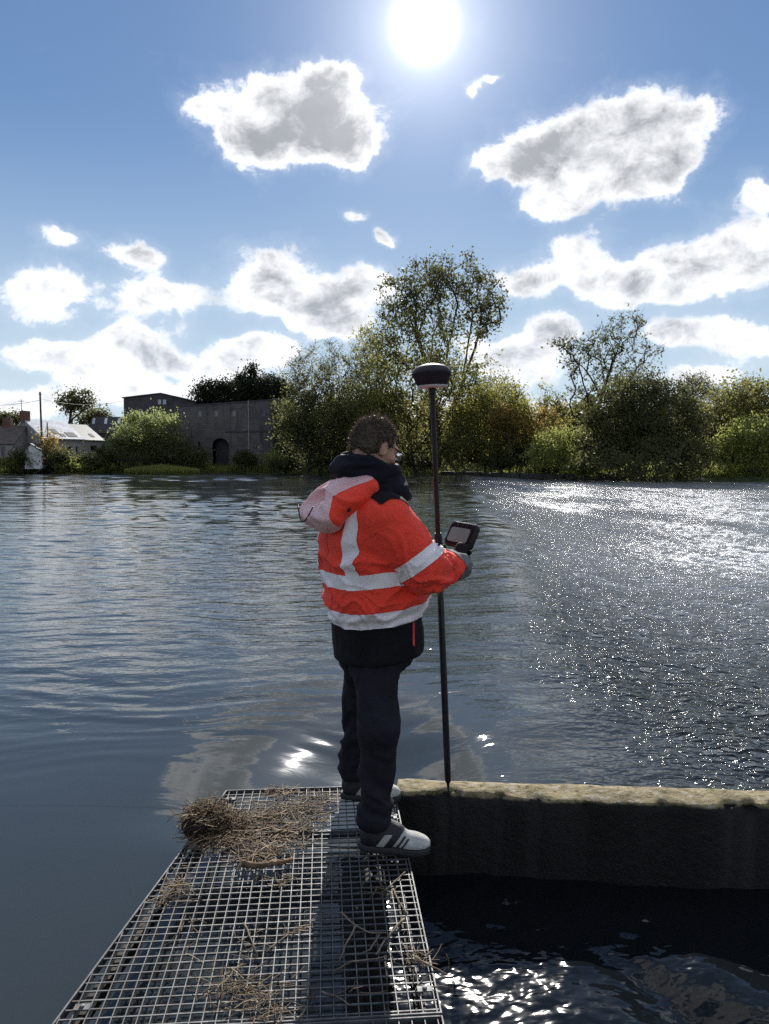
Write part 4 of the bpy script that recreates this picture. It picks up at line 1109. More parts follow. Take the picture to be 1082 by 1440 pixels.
def frame_of(base, az):
    u = Vector((math.cos(az), math.sin(az), 0)); n = Vector((math.sin(az), -math.cos(az), 0))   # u along the front, n outwards (to the river)
    def P(a, d, h): return base+u*a-n*d+Vector((0, 0, h))
    return P, u, n
def facade(root, P, W, Hh, holes, mat, depth, top=None, name='wall', th=.45):
    """front wall with real openings (a0, a1, h0, h1[, arch]) and the other three walls; top(a) gives the wall head"""
    top = top or (lambda a: Hh)
    xs = sorted({0, W, *[h[0] for h in holes], *[h[1] for h in holes]})
    mb = MB()
    for i in range(len(xs)-1):
        a0, a1 = xs[i], xs[i+1]; am = (a0+a1)/2
        cuts = sorted([(h[2], h[3]) for h in holes if h[0] <= am <= h[1]])
        z0 = 0; segs = []
        for c0, c1 in cuts: segs.append((z0, c0)); z0 = c1
        segs.append((z0, None))
        for s0, s1 in segs:
            t0, t1 = (s1, s1) if s1 is not None else (top(a0), top(a1))
            if s1 is not None and s1-s0 < .01: continue
            vs = [P(a0, 0, s0), P(a1, 0, s0), P(a1, 0, t1), P(a0, 0, t0), P(a0, th, s0), P(a1, th, s0), P(a1, th, t1), P(a0, th, t0)]
            mb.add(vs, [(0, 1, 2, 3), (7, 6, 5, 4), (4, 5, 1, 0), (3, 2, 6, 7), (0, 3, 7, 4), (1, 5, 6, 2)])
    for (a0, a1) in ((0, th), (W-th, W)):
        tt = top(0) if a0 == 0 else top(W)
        vs = [P(a0, th, 0), P(a1, th, 0), P(a1, depth, 0), P(a0, depth, 0), P(a0, th, tt), P(a1, th, tt), P(a1, depth, tt), P(a0, depth, tt)]
        mb.add(vs, [(0, 3, 2, 1), (4, 5, 6, 7), (0, 1, 5, 4), (2, 3, 7, 6), (1, 2, 6, 5), (0, 4, 7, 3)])
    vs = [P(th, depth-th, 0), P(W-th, depth-th, 0), P(W-th, depth, 0), P(th, depth, 0), P(th, depth-th, top(0)), P(W-th, depth-th, top(W)), P(W-th, depth, top(W)), P(th, depth, top(0))]
    mb.add(vs, [(0, 3, 2, 1), (4, 5, 6, 7), (0, 1, 5, 4), (2, 3, 7, 6), (1, 2, 6, 5), (0, 4, 7, 3)])
    wl = mb.build(name, mat, root)
    for h in holes:
        a0, a1, h0, h1 = h[:4]
        if len(h) > 4 and h[4] == 'arch':
            cx, r = (a0+a1)/2, (a1-a0)/2; hs = h1-r; mb = MB()
            for sg in (-1, 1):     # spandrels that round the head of the opening
                ring = [(cx+sg*r*math.cos(k/8*math.pi/2), hs+r*math.sin(k/8*math.pi/2)) for k in range(9)]
                poly = [(cx+sg*r, h1)]+ring
                n_ = len(poly); vs = [P(a, .004, z) for a, z in poly]+[P(a, th-.01, z) for a, z in poly]
                fs = [(0, k, k+1) for k in range(1, n_-1)]+[(n_, n_+k+1, n_+k) for k in range(1, n_-1)]+[(k, k+1, n_+k+1, n_+k) for k in range(1, n_-1)]
                mb.add(vs, fs)
            mb.build('arch_spandrel', mat, root)
            mb = MB(); mb.add([P(a0, 2.2, h0), P(a1, 2.2, h0), P(a1, 2.2, h1), P(a0, 2.2, h1)], [(0, 1, 2, 3)]); o = mb.build('passage_back', m_stone2, root)
            so = o.modifiers.new('solid', 'SOLIDIFY'); so.thickness = .1
        else:
            wd = MB(); f = .09
            for b0, b1, c0, c1 in ((a0, a1, h0, h0+f), (a0, a1, h1-f, h1), (a0, a0+f, h0+f, h1-f), (a1-f, a1, h0+f, h1-f)):
                vs = [P(b0, .20, c0), P(b1, .20, c0), P(b1, .20, c1), P(b0, .20, c1), P(b0, .28, c0), P(b1, .28, c0), P(b1, .28, c1), P(b0, .28, c1)]
                wd.add(vs, [(0, 1, 2, 3), (7, 6, 5, 4), (4, 5, 1, 0), (3, 2, 6, 7), (0, 3, 7, 4), (1, 5, 6, 2)])
            nm = 'door' if (len(h) > 4 and h[4] == 'door') else 'window'
            wo_ = wd.build(nm, m_frame, root)
            mb = MB(); mb.add([P(a0+f*.9, .25, h0+f*.9), P(a1-f*.9, .25, h0+f*.9), P(a1-f*.9, .25, h1-f*.9), P(a0+f*.9, .25, h1-f*.9)], [(0, 1, 2, 3)])
            o = mb.build('pane', (h[5] if len(h) > 5 else m_glassd), wo_); so = o.modifiers.new('solid', 'SOLIDIFY'); so.thickness = .02
    return wl
def slab(root, name, quad, th, mat):
    """a roof slope or other thick sheet from four corners"""
    q = [Vector(v) for v in quad]; n = (q[1]-q[0]).cross(q[3]-q[0]).normalized()
    mb = MB(); mb.add(q+[v-n*th for v in q], [(0, 1, 2, 3), (7, 6, 5, 4), (4, 5, 1, 0), (3, 2, 6, 7), (0, 3, 7, 4), (1, 5, 6, 2)])
    return mb.build(name, mat, root)

# -- the stone mill
GZ_ = 1.0
mill_b = at(247, 650, 124); mill_b.z = GZ_
mill = empty('stone_mill', mill_b, 'long dark stone mill with flat parapet and an arched doorway', 'building')
P, u, n = frame_of(mill_b, rad(-4))
def mx(px): return (px-247)/F*124*1.01
def mh(py): return at(300, py, 123).z-GZ_
topf = lambda a: mh(572)+(mh(562)-mh(572))*a/mx(398)
W = mx(400)
holes = [(mx(279), mx(285), mh(585), mh(576), 'w', m_pale), (mx(302), mx(308), mh(585), mh(576), 'w', m_pale), (mx(327), mx(333), mh(585), mh(576), 'w', m_pale), (mx(369), mx(373.5), mh(584), mh(576)),
         (mx(299), mx(323), 0, mh(616), 'arch'), (mx(278), mx(283), mh(634), mh(620), 'win'), (mx(362), mx(369), mh(637), mh(624)), (mx(259), mx(263), mh(633), mh(622)), (mx(341), mx(347), mh(605), mh(572.5))]
facade(mill, P, W, 0, holes, m_stone, 12, topf)
slab(mill, 'roof', [P(.4, .4, topf(0)-.25), P(W-.4, .4, topf(W)-.25), P(W-.4, 11.6, topf(W)-.1), P(.4, 11.6, topf(0)-.1)], .2, m_slate)
mb = MB(); mb.add([P(0, -.12, topf(0)), P(W, -.12, topf(W)), P(W, .6, topf(W)), P(0, .6, topf(0)), P(0, -.12, topf(0)+.18), P(W, -.12, topf(W)+.18), P(W, .6, topf(W)+.18), P(0, .6, topf(0)+.18)], [(0, 3, 2, 1), (4, 5, 6, 7), (0, 1, 5, 4), (2, 3, 7, 6), (1, 2, 6, 5), (0, 4, 7, 3)])
mb.build('coping', m_stone2, mill)
mb = MB(); mb.add([P(mx(318), -.10, mh(608)), P(W, -.10, mh(606.5)), P(W, .0, mh(606.5)), P(mx(318), 0, mh(608)), P(mx(318), -.10, mh(606)), P(W, -.1, mh(604.5)), P(W, 0, mh(604.5)), P(mx(318), 0, mh(606))], [(0, 3, 2, 1), (4, 5, 6, 7), (0, 1, 5, 4), (1, 2, 6, 5), (0, 4, 7, 3)])
mb.build('string_course', m_stone2, mill)
mb = MB(); mb.tube([P(mx(351), -.08, mh(563)), P(mx(351), -.08, .3)], .09, 6); mb.build('drain_pipe', m_frame, mill)

# -- the taller block behind it
tb0 = at(176, 650, 132); tb0.z = GZ_
tower = empty('tall_block', tb0, 'tall dark block with shallow gable rising behind the mill', 'building')
P, u, n = frame_of(tb0, rad(-2))
def tx(px): return (px-176)/F*132
def th_(py): return at(200, py, 132).z-GZ_
W2 = tx(262)
tt = lambda a: np.interp(a, [0, tx(229), W2], [th_(558.5), th_(553.5), th_(560.5)])
holes = [(tx(223), tx(229), th_(569), th_(561), 'w', m_skylight), (tx(230), tx(236), th_(569), th_(561), 'w', m_skylight), (tx(229), tx(229.0001), 0, .01)]
facade(tower, P, W2, 0, holes[:2]+[(tx(226), tx(226)+.001, .0, .002)], m_stone2, 11, lambda a: float(tt(a)))
ap = tx(229)
slab(tower, 'roof', [P(-.25, -.25, float(tt(0))-.02), P(ap, -.25, float(tt(ap))+.12), P(ap, 11.2, float(tt(ap))+.12), P(-.25, 11.2, float(tt(0))-.02)], .16, m_slate)
slab(tower, 'roof', [P(ap, -.25, float(tt(ap))+.12), P(W2+.25, -.25, float(tt(W2))), P(W2+.25, 11.2, float(tt(W2))), P(ap, 11.2, float(tt(ap))+.12)], .16, m_slate)

# -- slate-roofed wing with three skylights between the house and the mill
wb = at(122, 650, 134); wb.z = GZ_
wing = empty('slate_wing', wb, 'dark slate roofed wing with three bright skylights left of the tall block', 'building')
P, u, n = frame_of(wb, rad(0))
def wx(px): return (px-122)/F*134
def wh(py): return at(150, py, 134).z-GZ_
facade(wing, P, wx(182), wh(608), [(wx(138), wx(143), wh(630), wh(618)), (wx(158), wx(163), wh(630), wh(618))], m_stone2, 9)
hz, he = wh(584), wh(609)
slab(wing, 'roof', [P(-.3, -.3, he), P(wx(182)+.3, -.3, he), P(wx(182)+.3, 4.5, hz), P(-.3, 4.5, hz)], .2, m_slate)
slab(wing, 'roof', [P(wx(182)+.3, 9.3, he), P(-.3, 9.3, he), P(-.3, 4.5, hz), P(wx(182)+.3, 4.5, hz)], .2, m_slate)
for px in (123, 140.5, 159.5):
    f0, f1 = .55, .90
    def RP(a, f): return P(a, -.3+4.8*f, he+(hz-he)*f+.06)
    slab(wing, 'skylight', [RP(wx(px-1.7)+.3, f0), RP(wx(px+2.2)+.3, f0), RP(wx(px+.9), f1), RP(wx(px-3)+0, f1)], .08, m_skylight)

# -- the long house with bright roofs, gable towards the left
def gable_house(name, label, px0, px1, Y, eave_y, ridge_y, depth, mat, rmat, az=0.0, holes=(), chim=None, skylights=()):
    b = at(px0, 650, Y); b.z = .75
    root = empty(name, b, label, 'house')
    P, u, n = frame_of(b, az)
    def hx(px): k = (px-541)/F; return (k*b.y-b.x)/(u.x-k*u.y)
    def hh(py): return at((px0+px1)/2, py, Y).z-b.z
    W_ = hx(px1); e, r = hh(eave_y), hh(ridge_y)
    facade(root, P, W_, e, [(hx(h[0]), hx(h[1]), hh(h[3]), hh(h[2]), *h[4:]) for h in holes], mat, depth)
    for a0 in (0.0, W_-.3):
        vs = [P(a0, .0, e), P(a0, depth, e), P(a0, depth/2, r-.1), P(a0+.3, 0, e), P(a0+.3, depth, e), P(a0+.3, depth/2, r-.1)]
        mb = MB(); mb.add(vs, [(0, 1, 2), (5, 4, 3), (0, 3, 4, 1), (1, 4, 5, 2), (2, 5, 3, 0)]); mb.build('gable', mat, root)
    rf = slab(root, 'roof', [P(-.2, -.35, e-.12), P(W_+.2, -.35, e-.12), P(W_+.2, depth/2, r+.1), P(-.2, depth/2, r+.1)], .14, rmat)
    slab(root, 'roof', [P(W_+.2, depth+.35, e-.12), P(-.2, depth+.35, e-.12), P(-.2, depth/2, r+.1), P(W_+.2, depth/2, r+.1)], .14, rmat)
    for (s0, f0, w_, f1) in skylights:
        def RP(a, f): return P(a, -.35+(depth/2+.35)*f, e-.12+(r+.22-e)*f+.05)
        slab(root, 'skylight', [RP(hx(s0), f0), RP(hx(s0)+w_, f0), RP(hx(s0)+w_, f1), RP(hx(s0), f1)], .06, m_slate)
    if chim is not None:
        mb = MB(); mb.box(P(hx(chim), depth/2, r+.5), (1.2, .8, 1.6), (u, n, Vector((0, 0, 1)))); mb.build('chimney', m_brick, root)
    return root
H_AZ = rad(-24)
gable_house('long_house', 'long low house with slate roof pale with sun glare and end chimney', 62, 118, 114, 615, 589, 8.5, m_cream, m_slate2, rad(60), ((97, 103, 627, 637), (108, 112, 627, 640, 'door')), 64, ((84, .25, .9, .5), (100, .12, .9, .35), (106, .12, .9, .35), (90, .1, .8, .25)))
gable_house('house_extension', 'lower extension of the pale roofed house nearest the dark wing', 119, 146, 123, 617.5, 596, 8, m_cream, simple_mat('grey_slate', (.20, .205, .19), .5, 0, .15, .8, .25, 4), rad(60), ((129, 139, 626, 634),), None, ((134, .2, .7, .4),))
gable_house('old_cottage', 'old brown roofed cottage at the left edge of the picture', -26, 22, 112, 623, 598, 8, m_cream, m_brick if False else simple_mat('brown_tiles', (.11, .085, .075), .8, 0, .3, 1.5, .4, 6), 0, ((3, 9, 628, 642, 'door'), (-12, -6, 628, 637)), -5)
# small white outbuilding, gable to the river
b = at(35, 650, 111); b.z = .6
shed = empty('white_shed', b, 'small white gabled shed between the cottage and the long house', 'shed')
P, u, n = frame_of(b, 0)
W_ = (60-35)/F*111; e, r = at(45, 634, 111).z-.6, at(45, 624, 111).z-.6
mb = MB(); vs = [P(0, 0, 0), P(W_, 0, 0), P(W_, 0, e), P(W_*.35, 0, r), P(0, 0, e)]; vs += [v+Vector((0, 3, 0)) for v in vs]
mb.add(vs, [(0, 1, 2, 3, 4), (9, 8, 7, 6, 5), (0, 5, 6, 1), (1, 6, 7, 2), (4, 9, 5, 0)]); mb.build('wall', m_whitew, shed)
slab(shed, 'roof', [P(-.2, -.2, e-.1), P(W_*.35, -.2, r+.08), P(W_*.35, 3.2, r+.08), P(-.2, 3.2, e-.1)], .12, m_slate)
slab(shed, 'roof', [P(W_*.35, -.2, r+.08), P(W_+.2, -.2, e-.1), P(W_+.2, 3.2, e-.1), P(W_*.35, 3.2, r+.08)], .12, m_slate)
mb = MB(); mb.add([P(.5, -.03, .1), P(1.2, -.03, .1), P(1.2, -.03, 1.0), P(.5, -.03, 1.0)], [(0, 1, 2, 3)]); o = mb.build('door', m_frame, shed); so = o.modifiers.new('solid', 'SOLIDIFY'); so.thickness = .02

# -- poles and wires
def upole(px, pyt, Y, r, label, arm=None):
    tp = at(px, pyt, Y); b = Vector((tp.x+.1, Y, .8)); root = empty('utility_pole', b, label, 'utility pole')
    mb = MB(); mb.tube([b, tp], [r, r*.75], 8); mb.build('post', m_pole, root)
    if arm:
        mb = MB(); mb.bar(tp+Vector((-arm, 0, -.35)), tp+Vector((arm, 0, -.35)), .09, .09); mb.build('crossarm', m_pole, root)
    return tp
tpA = upole(56.5, 551, 113, .17, 'tall dark utility pole in front of the long house', .25)
tpB = upole(66.5, 594, 113, .12, 'short dark post just right of the tall utility pole')
tpC = upole(30, 561, 128, .07, 'thin mast above the left end of the long roof', .5)
m_wire = simple_mat('wire', (.03, .03, .03), .6)
def wire(a, b, sag, label):
    mb = MB(); mb.tube([a.lerp(b, k/16)-Vector((0, 0, sag*4*(k/16)*(1-k/16))) for k in range(17)], .028, 4); tag(mb.build('overhead_wire', m_wire), label, 'wire')
wire(tpA-Vector((0, 0, 1.2)), at(-60, 566, 118), .6, 'overhead wire running left from the tall utility pole')
wire(tpA-Vector((0, 0, 1.0)), at(176, 563, 131), .8, 'overhead wire running right from the tall utility pole to the tall block')

# -- a worn stone ledge where the weir meets the right bank
m_ledge = simple_mat('wet_ledge_stone', (.07, .065, .055), .8, 0, .5, 1.2, .8, 4, detail=8)
def ledge(p0, p1, hgt, wid, seed, label):
    g = rng_(seed); d = (p1-p0); L = d.length; d.normalize(); nn = Vector((-d.y, d.x, 0)); root = empty('stone_ledge', p0, label, 'ledge'); s = 0
    while s < L:
        l = g.uniform(.8, 2.0); c = p0+d*(s+l/2)+nn*g.normal(0, .12)
        mb = MB(); z0 = -.5; zt = WZ+hgt*g.uniform(.75, 1.15)
        mb.box((c.x, c.y, (z0+zt)/2), (l*.97, wid*g.uniform(.8, 1.2), zt-z0), (d, nn, Vector((0, 0, 1))))
        o = mb.build('stone', m_ledge, root); bevel(o, .08, 2); s += l
ledge(Vector((8, 105.0, 0)), Vector((25.5, 88.2, 0)), .42, 1.2, 4, 'dark low stone ledge along the waterline right of the survey pole')
# ------------------------------------------------------------------ trees, bushes, bank vegetation
def leaf_mat(name, c1, c2, trans=.35, tcol=None):
    m, t = mat_new(name)
    geo = t.n('ShaderNodeNewGeometry'); r = geo.outputs['Random Per Island']
    tcn = t.n('ShaderNodeTexCoord').outputs['Object']; n1 = t.noise(tcn, .35, 4, .6)
    f = t.math('ADD', t.math('MULTIPLY', r, .6), t.math('MULTIPLY', t.smooth(n1.outputs[0], .35, .65), .4))
    c = t.mix(f, (*c1, 1), (*c2, 1))
    p = princ(t, Base_Color=c, Roughness=.55); p.inputs['Specular IOR Level'].default_value = .08
    tr = t.n('ShaderNodeBsdfTranslucent', ins={'Color': t.vmath('SCALE', c)}); tr.inputs[0].links[0].from_node.inputs['Scale'].default_value = 4.3
    finish(t, t.n('ShaderNodeMixShader', ins={0: trans, 1: p.outputs[0], 2: tr.outputs[0]}))
    return m
LM = {'olive': leaf_mat('olive_leaves', (.052, .056, .020), (.125, .120, .042), .42),
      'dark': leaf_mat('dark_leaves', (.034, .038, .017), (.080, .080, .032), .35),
      'yellow': leaf_mat('yellow_green_leaves', (.072, .076, .020), (.165, .158, .046), .42),
      'fresh': leaf_mat('fresh_green_leaves', (.075, .090, .026), (.165, .172, .052), .44),
      'willow': leaf_mat('willow_leaves', (.070, .085, .032), (.17, .185, .08), .45),
      'fir': leaf_mat('fir_needles', (.012, .018, .010), (.030, .038, .018), .15),
      'rust': leaf_mat('rusty_young_leaves', (.10, .075, .025), (.20, .145, .05), .42)}
m_trunk = simple_mat('tree_bark', (.060, .048, .038), .9, 0, .45, 2.0, .8, 6)
m_trunk2 = simple_mat('dark_bark', (.032, .026, .022), .9, 0, .45, 2.0, .8, 6)

def tubes_np(A, Bp, ra, rb, n=5):
    """many tapered branch pieces at once"""
    A = np.asarray(A); Bp = np.asarray(Bp); d = Bp-A; L = np.linalg.norm(d, axis=1, keepdims=True); d = d/np.maximum(L, 1e-6)
    ref = np.where(np.abs(d[:, 2:3]) < .9, np.array([[0, 0, 1.]]), np.array([[1., 0, 0]]))
    u = np.cross(d, ref); u /= np.linalg.norm(u, axis=1, keepdims=True); v = np.cross(d, u)
    ang = 2*np.pi*np.arange(n)/n
    ring = u[:, None, :]*np.cos(ang)[None, :, None]+v[:, None, :]*np.sin(ang)[None, :, None]
    V = np.concatenate([A[:, None]+ring*np.asarray(ra)[:, None, None], Bp[:, None]+ring*np.asarray(rb)[:, None, None]], 1)
    k = np.arange(n); k2 = (k+1) % n
    f = np.stack([k, k2, k2+n, k+n], 1)
    Fc = f[None]+(np.arange(len(A))*2*n)[:, None, None]
    return V.reshape(-1, 3), Fc.reshape(-1, 4)
def leaves_np(pos, size, g, aspect=.6, droop=0.0):
    n = len(pos); a = g.normal(0, 1, (n, 3)); a[:, 2] -= droop; a /= np.linalg.norm(a, axis=1, keepdims=True)
    b = np.cross(a, g.normal(0, 1, (n, 3))); b /= np.linalg.norm(b, axis=1, keepdims=True)
    s = (size*g.uniform(.55, 1.35, n))[:, None]; c = np.cross(a, b)
    P4 = np.stack([pos-a*s*.5, pos+b*s*aspect*.5+c*s*.12, pos+a*s*.5, pos-b*s*aspect*.5+c*s*.12], 1)
    return P4.reshape(-1, 3), np.arange(4*n).reshape(-1, 4)
def grow(base, pts, stems, g, step=1.2, up=.4):
    """skeleton: every crown point is joined to the nearest node that lies below or inside it"""
    nodes = [np.array(base)]; par = [-1]; dirs = [np.array((0, 0, 1.))]
    def push(q, prev):
        v_ = q-nodes[prev]; nodes.append(q); par.append(prev); dirs.append(v_/max(np.linalg.norm(v_), 1e-6))
    for st in stems:
        prev = 0; b = np.array(base)+np.array((g.normal(0, .15), g.normal(0, .15), 0)); e = np.array(st); n = max(3, int(np.linalg.norm(e-b)/step))
        bend = g.normal(0, .05*np.linalg.norm(e-b), 3)*[1, 1, 0]
        for k in range(1, n+1):
            t_ = k/n; q = b+(e-b)*np.array([t_**1.25, t_**1.25, t_])+bend*math.sin(t_*math.pi)+g.normal(0, .06, 3)
            push(q, prev); prev = len(nodes)-1
    c0 = nodes[0]; order = np.argsort(np.linalg.norm(pts-c0, axis=1)); tips = []
    for i in order:
        p = pts[i]; N = np.array(nodes[1:]); d = p-N; dist = np.linalg.norm(d, axis=1)
        cosd = (d*np.array(dirs[1:])).sum(1)/np.maximum(dist, .01)
        cost = dist*(1+.9*np.clip(-d[:, 2]/np.maximum(dist, .01)+up, 0, 2))*(1+.7*(1-cosd))
        j = int(np.argmin(cost))+1; q = nodes[j]; L = np.linalg.norm(p-q); n = max(1, int(L/step)); prev = j
        bow = np.array((0, 0, .05*L))+g.normal(0, .05*L, 3)
        for k in range(1, n+1):
            t_ = k/n; r = q+(p-q)*t_+bow*math.sin(t_*math.pi)*(1 if n > 1 else 0); push(r, prev); prev = len(nodes)-1
        tips.append(prev)
    nodes = np.array(nodes); par = np.array(par)
    w_ = np.zeros(len(nodes)); w_[tips] = 1
    for i in range(len(nodes)-1, 0, -1): w_[par[i]] += w_[i]
    return nodes, par, np.maximum(w_, 1), tips
def sample_crown(ells, n, g, shell=.55):
    """points through the crown's volume, favouring the outside; ells = (cx, cy, cz, rx, ry, rz, weight)"""
    wts = np.array([e[6] for e in ells]); wts = wts/wts.sum(); k = g.choice(len(ells), n, p=wts); E = np.array(ells)[k]
    d = g.normal(0, 1, (n, 3)); d /= np.linalg.norm(d, axis=1, keepdims=True); r = g.random(n)**(1/3); r = shell*np.sqrt(r)+(1-shell)*r
    return E[:, :3]+d*E[:, 3:6]*r[:, None]
def tree(name, label, px, Y, top, ells, stems, nb=90, nleaf=4000, lsize=.30, leaf='olive', bark=None, spread=.75, r0=.30, twigs=0, seed=1, group='trees on the far bank', zb=None, depthk=.8, droop=0, shell=.55, cat='tree', base_px=None):
    """ells: crown lobes in photograph pixels (x, y, rx, ry[, weight]) at distance Y"""
    g = rng_(seed); k = Y/F
    bx = at(base_px if base_px is not None else px, 650, Y).x; z0 = float(ground_z(np.array(bx), np.array(Y)))-.1 if zb is None else zb
    base = (bx, Y, z0)
    E = []
    for e in ells:
        c = at(e[0], e[1], Y); E.append((c.x, Y+g.normal(0, .25*e[2]*k), c.z, e[2]*k, e[2]*k*depthk, e[3]*k, e[4] if len(e) > 4 else e[2]*e[3]))
    pts = sample_crown(E, nb, g, shell)
    st = [tuple(at(s[0], s[1], Y)+Vector((0, g.normal(0, .6), 0))) for s in stems]
    nodes, par, wg, tips = grow(base, pts, st, g, step=max(.5, .9*Y/105))
    root = empty(name, base, label, cat, group)
    rr = r0*(wg/wg.max())**.52; rr = np.maximum(rr, .026)
    i = np.arange(1, len(nodes))
    V, Fc = tubes_np(nodes[par[i]], nodes[i], np.minimum(rr[par[i]], rr[i]*1.35), rr[i], 5)
    if twigs:
        ti = g.choice(tips, twigs); d = g.normal(0, 1, (twigs, 3)); d[:, 2] = np.abs(d[:, 2])*.9+.2; d /= np.linalg.norm(d, axis=1, keepdims=True)
        L = g.uniform(.6, 1.7, twigs)[:, None]; A = nodes[ti]+g.normal(0, .15, (twigs, 3)); Bq = A+d*L
        V2, F2 = tubes_np(A, Bq, np.full(twigs, .024), np.full(twigs, .010), 3)
        V = np.concatenate([V, V2]); 
        tr_ = mesh_obj('trunk', V[:len(V)-len(V2)], Fc, bark or m_trunk, root, True); tw = mesh_obj('twigs', V2, F2, bark or m_trunk, root); tw['kind'] = 'stuff'
    else: mesh_obj('trunk', V, Fc, bark or m_trunk, root, True)
    if nleaf:
        nleaf = int(nleaf*1.7); lsize = lsize*1.22; spread = spread*1.12
        ti = g.choice(tips, nleaf); cen = nodes[ti]; sc = spread*(.45+1.1*g.random(len(nodes)))[ti][:, None]
        pos = cen+g.normal(0, 1, (nleaf, 3))*sc*[1, 1, .75]
        V, Fc = leaves_np(pos, lsize, g, .62, droop)
        cr = mesh_obj('crown', V, Fc, LM[leaf], root)
    return root
def bush(name, label, px, Y, ells, n=4000, lsize=.28, leaf='olive', seed=1, group='bushes on the far bank', stems=7, droop=0, cat='bush', clump=.55, nb=70):
    cx = px; return tree(name, label, px, Y, 0, ells, [(e[0]+random.uniform(-.3, .3)*e[2], e[1]+.2*e[3]) for e in ells for _ in range(max(1, stems//len(ells)))], nb=nb, nleaf=n, lsize=lsize, leaf=leaf, spread=clump, r0=.10, seed=seed, group=group, droop=droop, shell=.75, cat=cat)

T_ = 'tree'
# the tall ash-like tree in the middle
tree('tall_tree', 'tallest tree, airy rounded crown above all others behind the survey pole', 618, 104, 0,
     [(560,425,38,40),(600,395,45,32),(640,388,42,28),(680,415,30,40),(625,420,70,40),(575,440,40,25),(690,440,20,30),(650,445,40,20,400)],
     [(585,470),(612,440),(640,445),(665,440),(600,500),(675,470)], nb=330, nleaf=4000, lsize=.34, leaf='dark', spread=.52, r0=.42, twigs=700, seed=21, base_px=612)
tree('broad_tree', 'broad yellow-green tree filling the space under the tallest crown', 590, 101, 0,
     [(540,500,38,42),(590,490,60,45),(650,500,40,45),(575,550,70,45),(640,560,60,50),(545,590,50,45),(600,610,70,40)],
     [(560,520),(590,500),(620,510),(640,540),(545,540)], nb=320, nleaf=8500, lsize=.32, leaf='olive', spread=.75, r0=.30, twigs=300, seed=22)
tree('twiggy_tree', 'twiggy almost bare tree with thin pale foliage left of the bowed head', 450, 108, 0,
     [(450,505,36,27),(420,530,34,28),(480,530,36,30),(455,550,50,30),(505,520,25,35)],
     [(440,540),(460,530),(480,545),(425,550)], nb=260, nleaf=2100, lsize=.24, leaf='olive', spread=.6, r0=.20, twigs=1500, seed=23)
tree('slender_tree', 'slender sparse tree between the twiggy tree and the tallest one', 520, 110, 0,
     [(515,490,20,30),(525,530,26,35),(508,560,26,35)], [(517,520),(525,545)], nb=150, nleaf=2200, lsize=.26, leaf='yellow', spread=.6, r0=.18, twigs=500, seed=24)
tree('dark_thicket_tree', 'dark bushy tree overhanging the water right of the mill', 430, 104, 0,
     [(425,580,30,40),(455,585,42,45),(415,612,24,33),(470,610,45,38),(445,630,48,25)], [(420,590),(445,585),(405,600),(465,600)], nb=260, nleaf=8500, lsize=.30, leaf='dark', spread=.75, r0=.22, seed=25)
tree('bank_tree', 'olive tree behind the bowed head with stems down to the water', 510, 103, 0,
     [(500,590,40,40),(530,570,40,35),(555,600,40,40),(520,625,55,28)], [(500,590),(530,580),(550,600),(480,600)], nb=220, nleaf=6500, lsize=.30, leaf='olive', spread=.75, r0=.16, seed=26)
tree('yellowish_tree', 'yellow-green young tree just right of the survey pole', 690, 100, 0,
     [(665,560,35,40),(705,565,32,38),(680,600,45,40),(725,590,25,30)], [(665,570),(690,560),(710,570)], nb=240, nleaf=6200, lsize=.28, leaf='yellow', spread=.65, r0=.18, twigs=200, seed=27)
tree('grey_tree', 'small rounded grey-brown tree above the yellow young trees', 700, 114, 0, [(700,550,28,24),(712,570,30,26)], [(697,560),(710,560)], nb=130, nleaf=2000, lsize=.26, leaf='olive', spread=.6, r0=.16, twigs=500, seed=28)
tree('leaning_sapling', 'leaning sapling with rusty young leaves over the dark stump', 755, 98, 0, [(752,590,22,16),(768,588,16,14),(735,600,18,18)], [(752,600),(765,595)], nb=60, nleaf=1000, lsize=.26, leaf='rust', spread=.55, r0=.10, seed=29, base_px=722)
tree('thin_tree', 'thin upright tree with ochre leaves left of the leaning sapling', 712, 97, 0, [(712,600,20,28),(705,585,16,18)], [(711,600)], nb=60, nleaf=1100, lsize=.26, leaf='rust', spread=.5, r0=.11, seed=30)
tree('sparse_grove_tree', 'slim tree with bare top left of the dark oak', 775, 106, 0, [(772,585,20,28),(765,560,12,20,60),(790,595,16,25)], [(772,575),(782,580)], nb=110, nleaf=1400, lsize=.26, leaf='yellow', spread=.5, r0=.12, twigs=400, seed=31)
tree('dark_oak', 'dark open branched oak with crooked bare upper limbs', 835, 100, 0,
     [(815,495,35,22),(850,480,40,24),(880,460,28,22),(905,490,30,22),(800,560,22,18),(840,530,50,30),(880,520,40,25),(795,485,22,14)],
     [(815,520),(845,500),(870,480),(905,500),(800,570),(930,485)], nb=260, nleaf=1250, lsize=.32, leaf='dark', bark=m_trunk2, spread=.42, r0=.36, twigs=900, seed=32, base_px=832)
bush('round_willow_bush', 'huge rounded dark willow bush standing at the water on the right', 910, 84,
     [(900,580,70,52),(930,600,65,55),(870,610,50,50),(960,630,42,38),(900,645,95,25),(850,635,30,30),(915,545,35,20)], 21000, .25, 'dark', 33, clump=.5, nb=600, stems=14, droop=.6)
tree('right_bank_tree', 'dense green tree at the right edge of the picture', 1045, 92, 0, [(1050,555,40,28),(1020,575,40,30),(1075,570,40,35),(1045,600,60,35),(1000,590,30,35),(1100,590,50,60)], [(1040,570),(1060,560),(1015,580),(1090,580)], nb=300, nleaf=8000, lsize=.30, leaf='olive', spread=.7, r0=.25, twigs=200, seed=34)
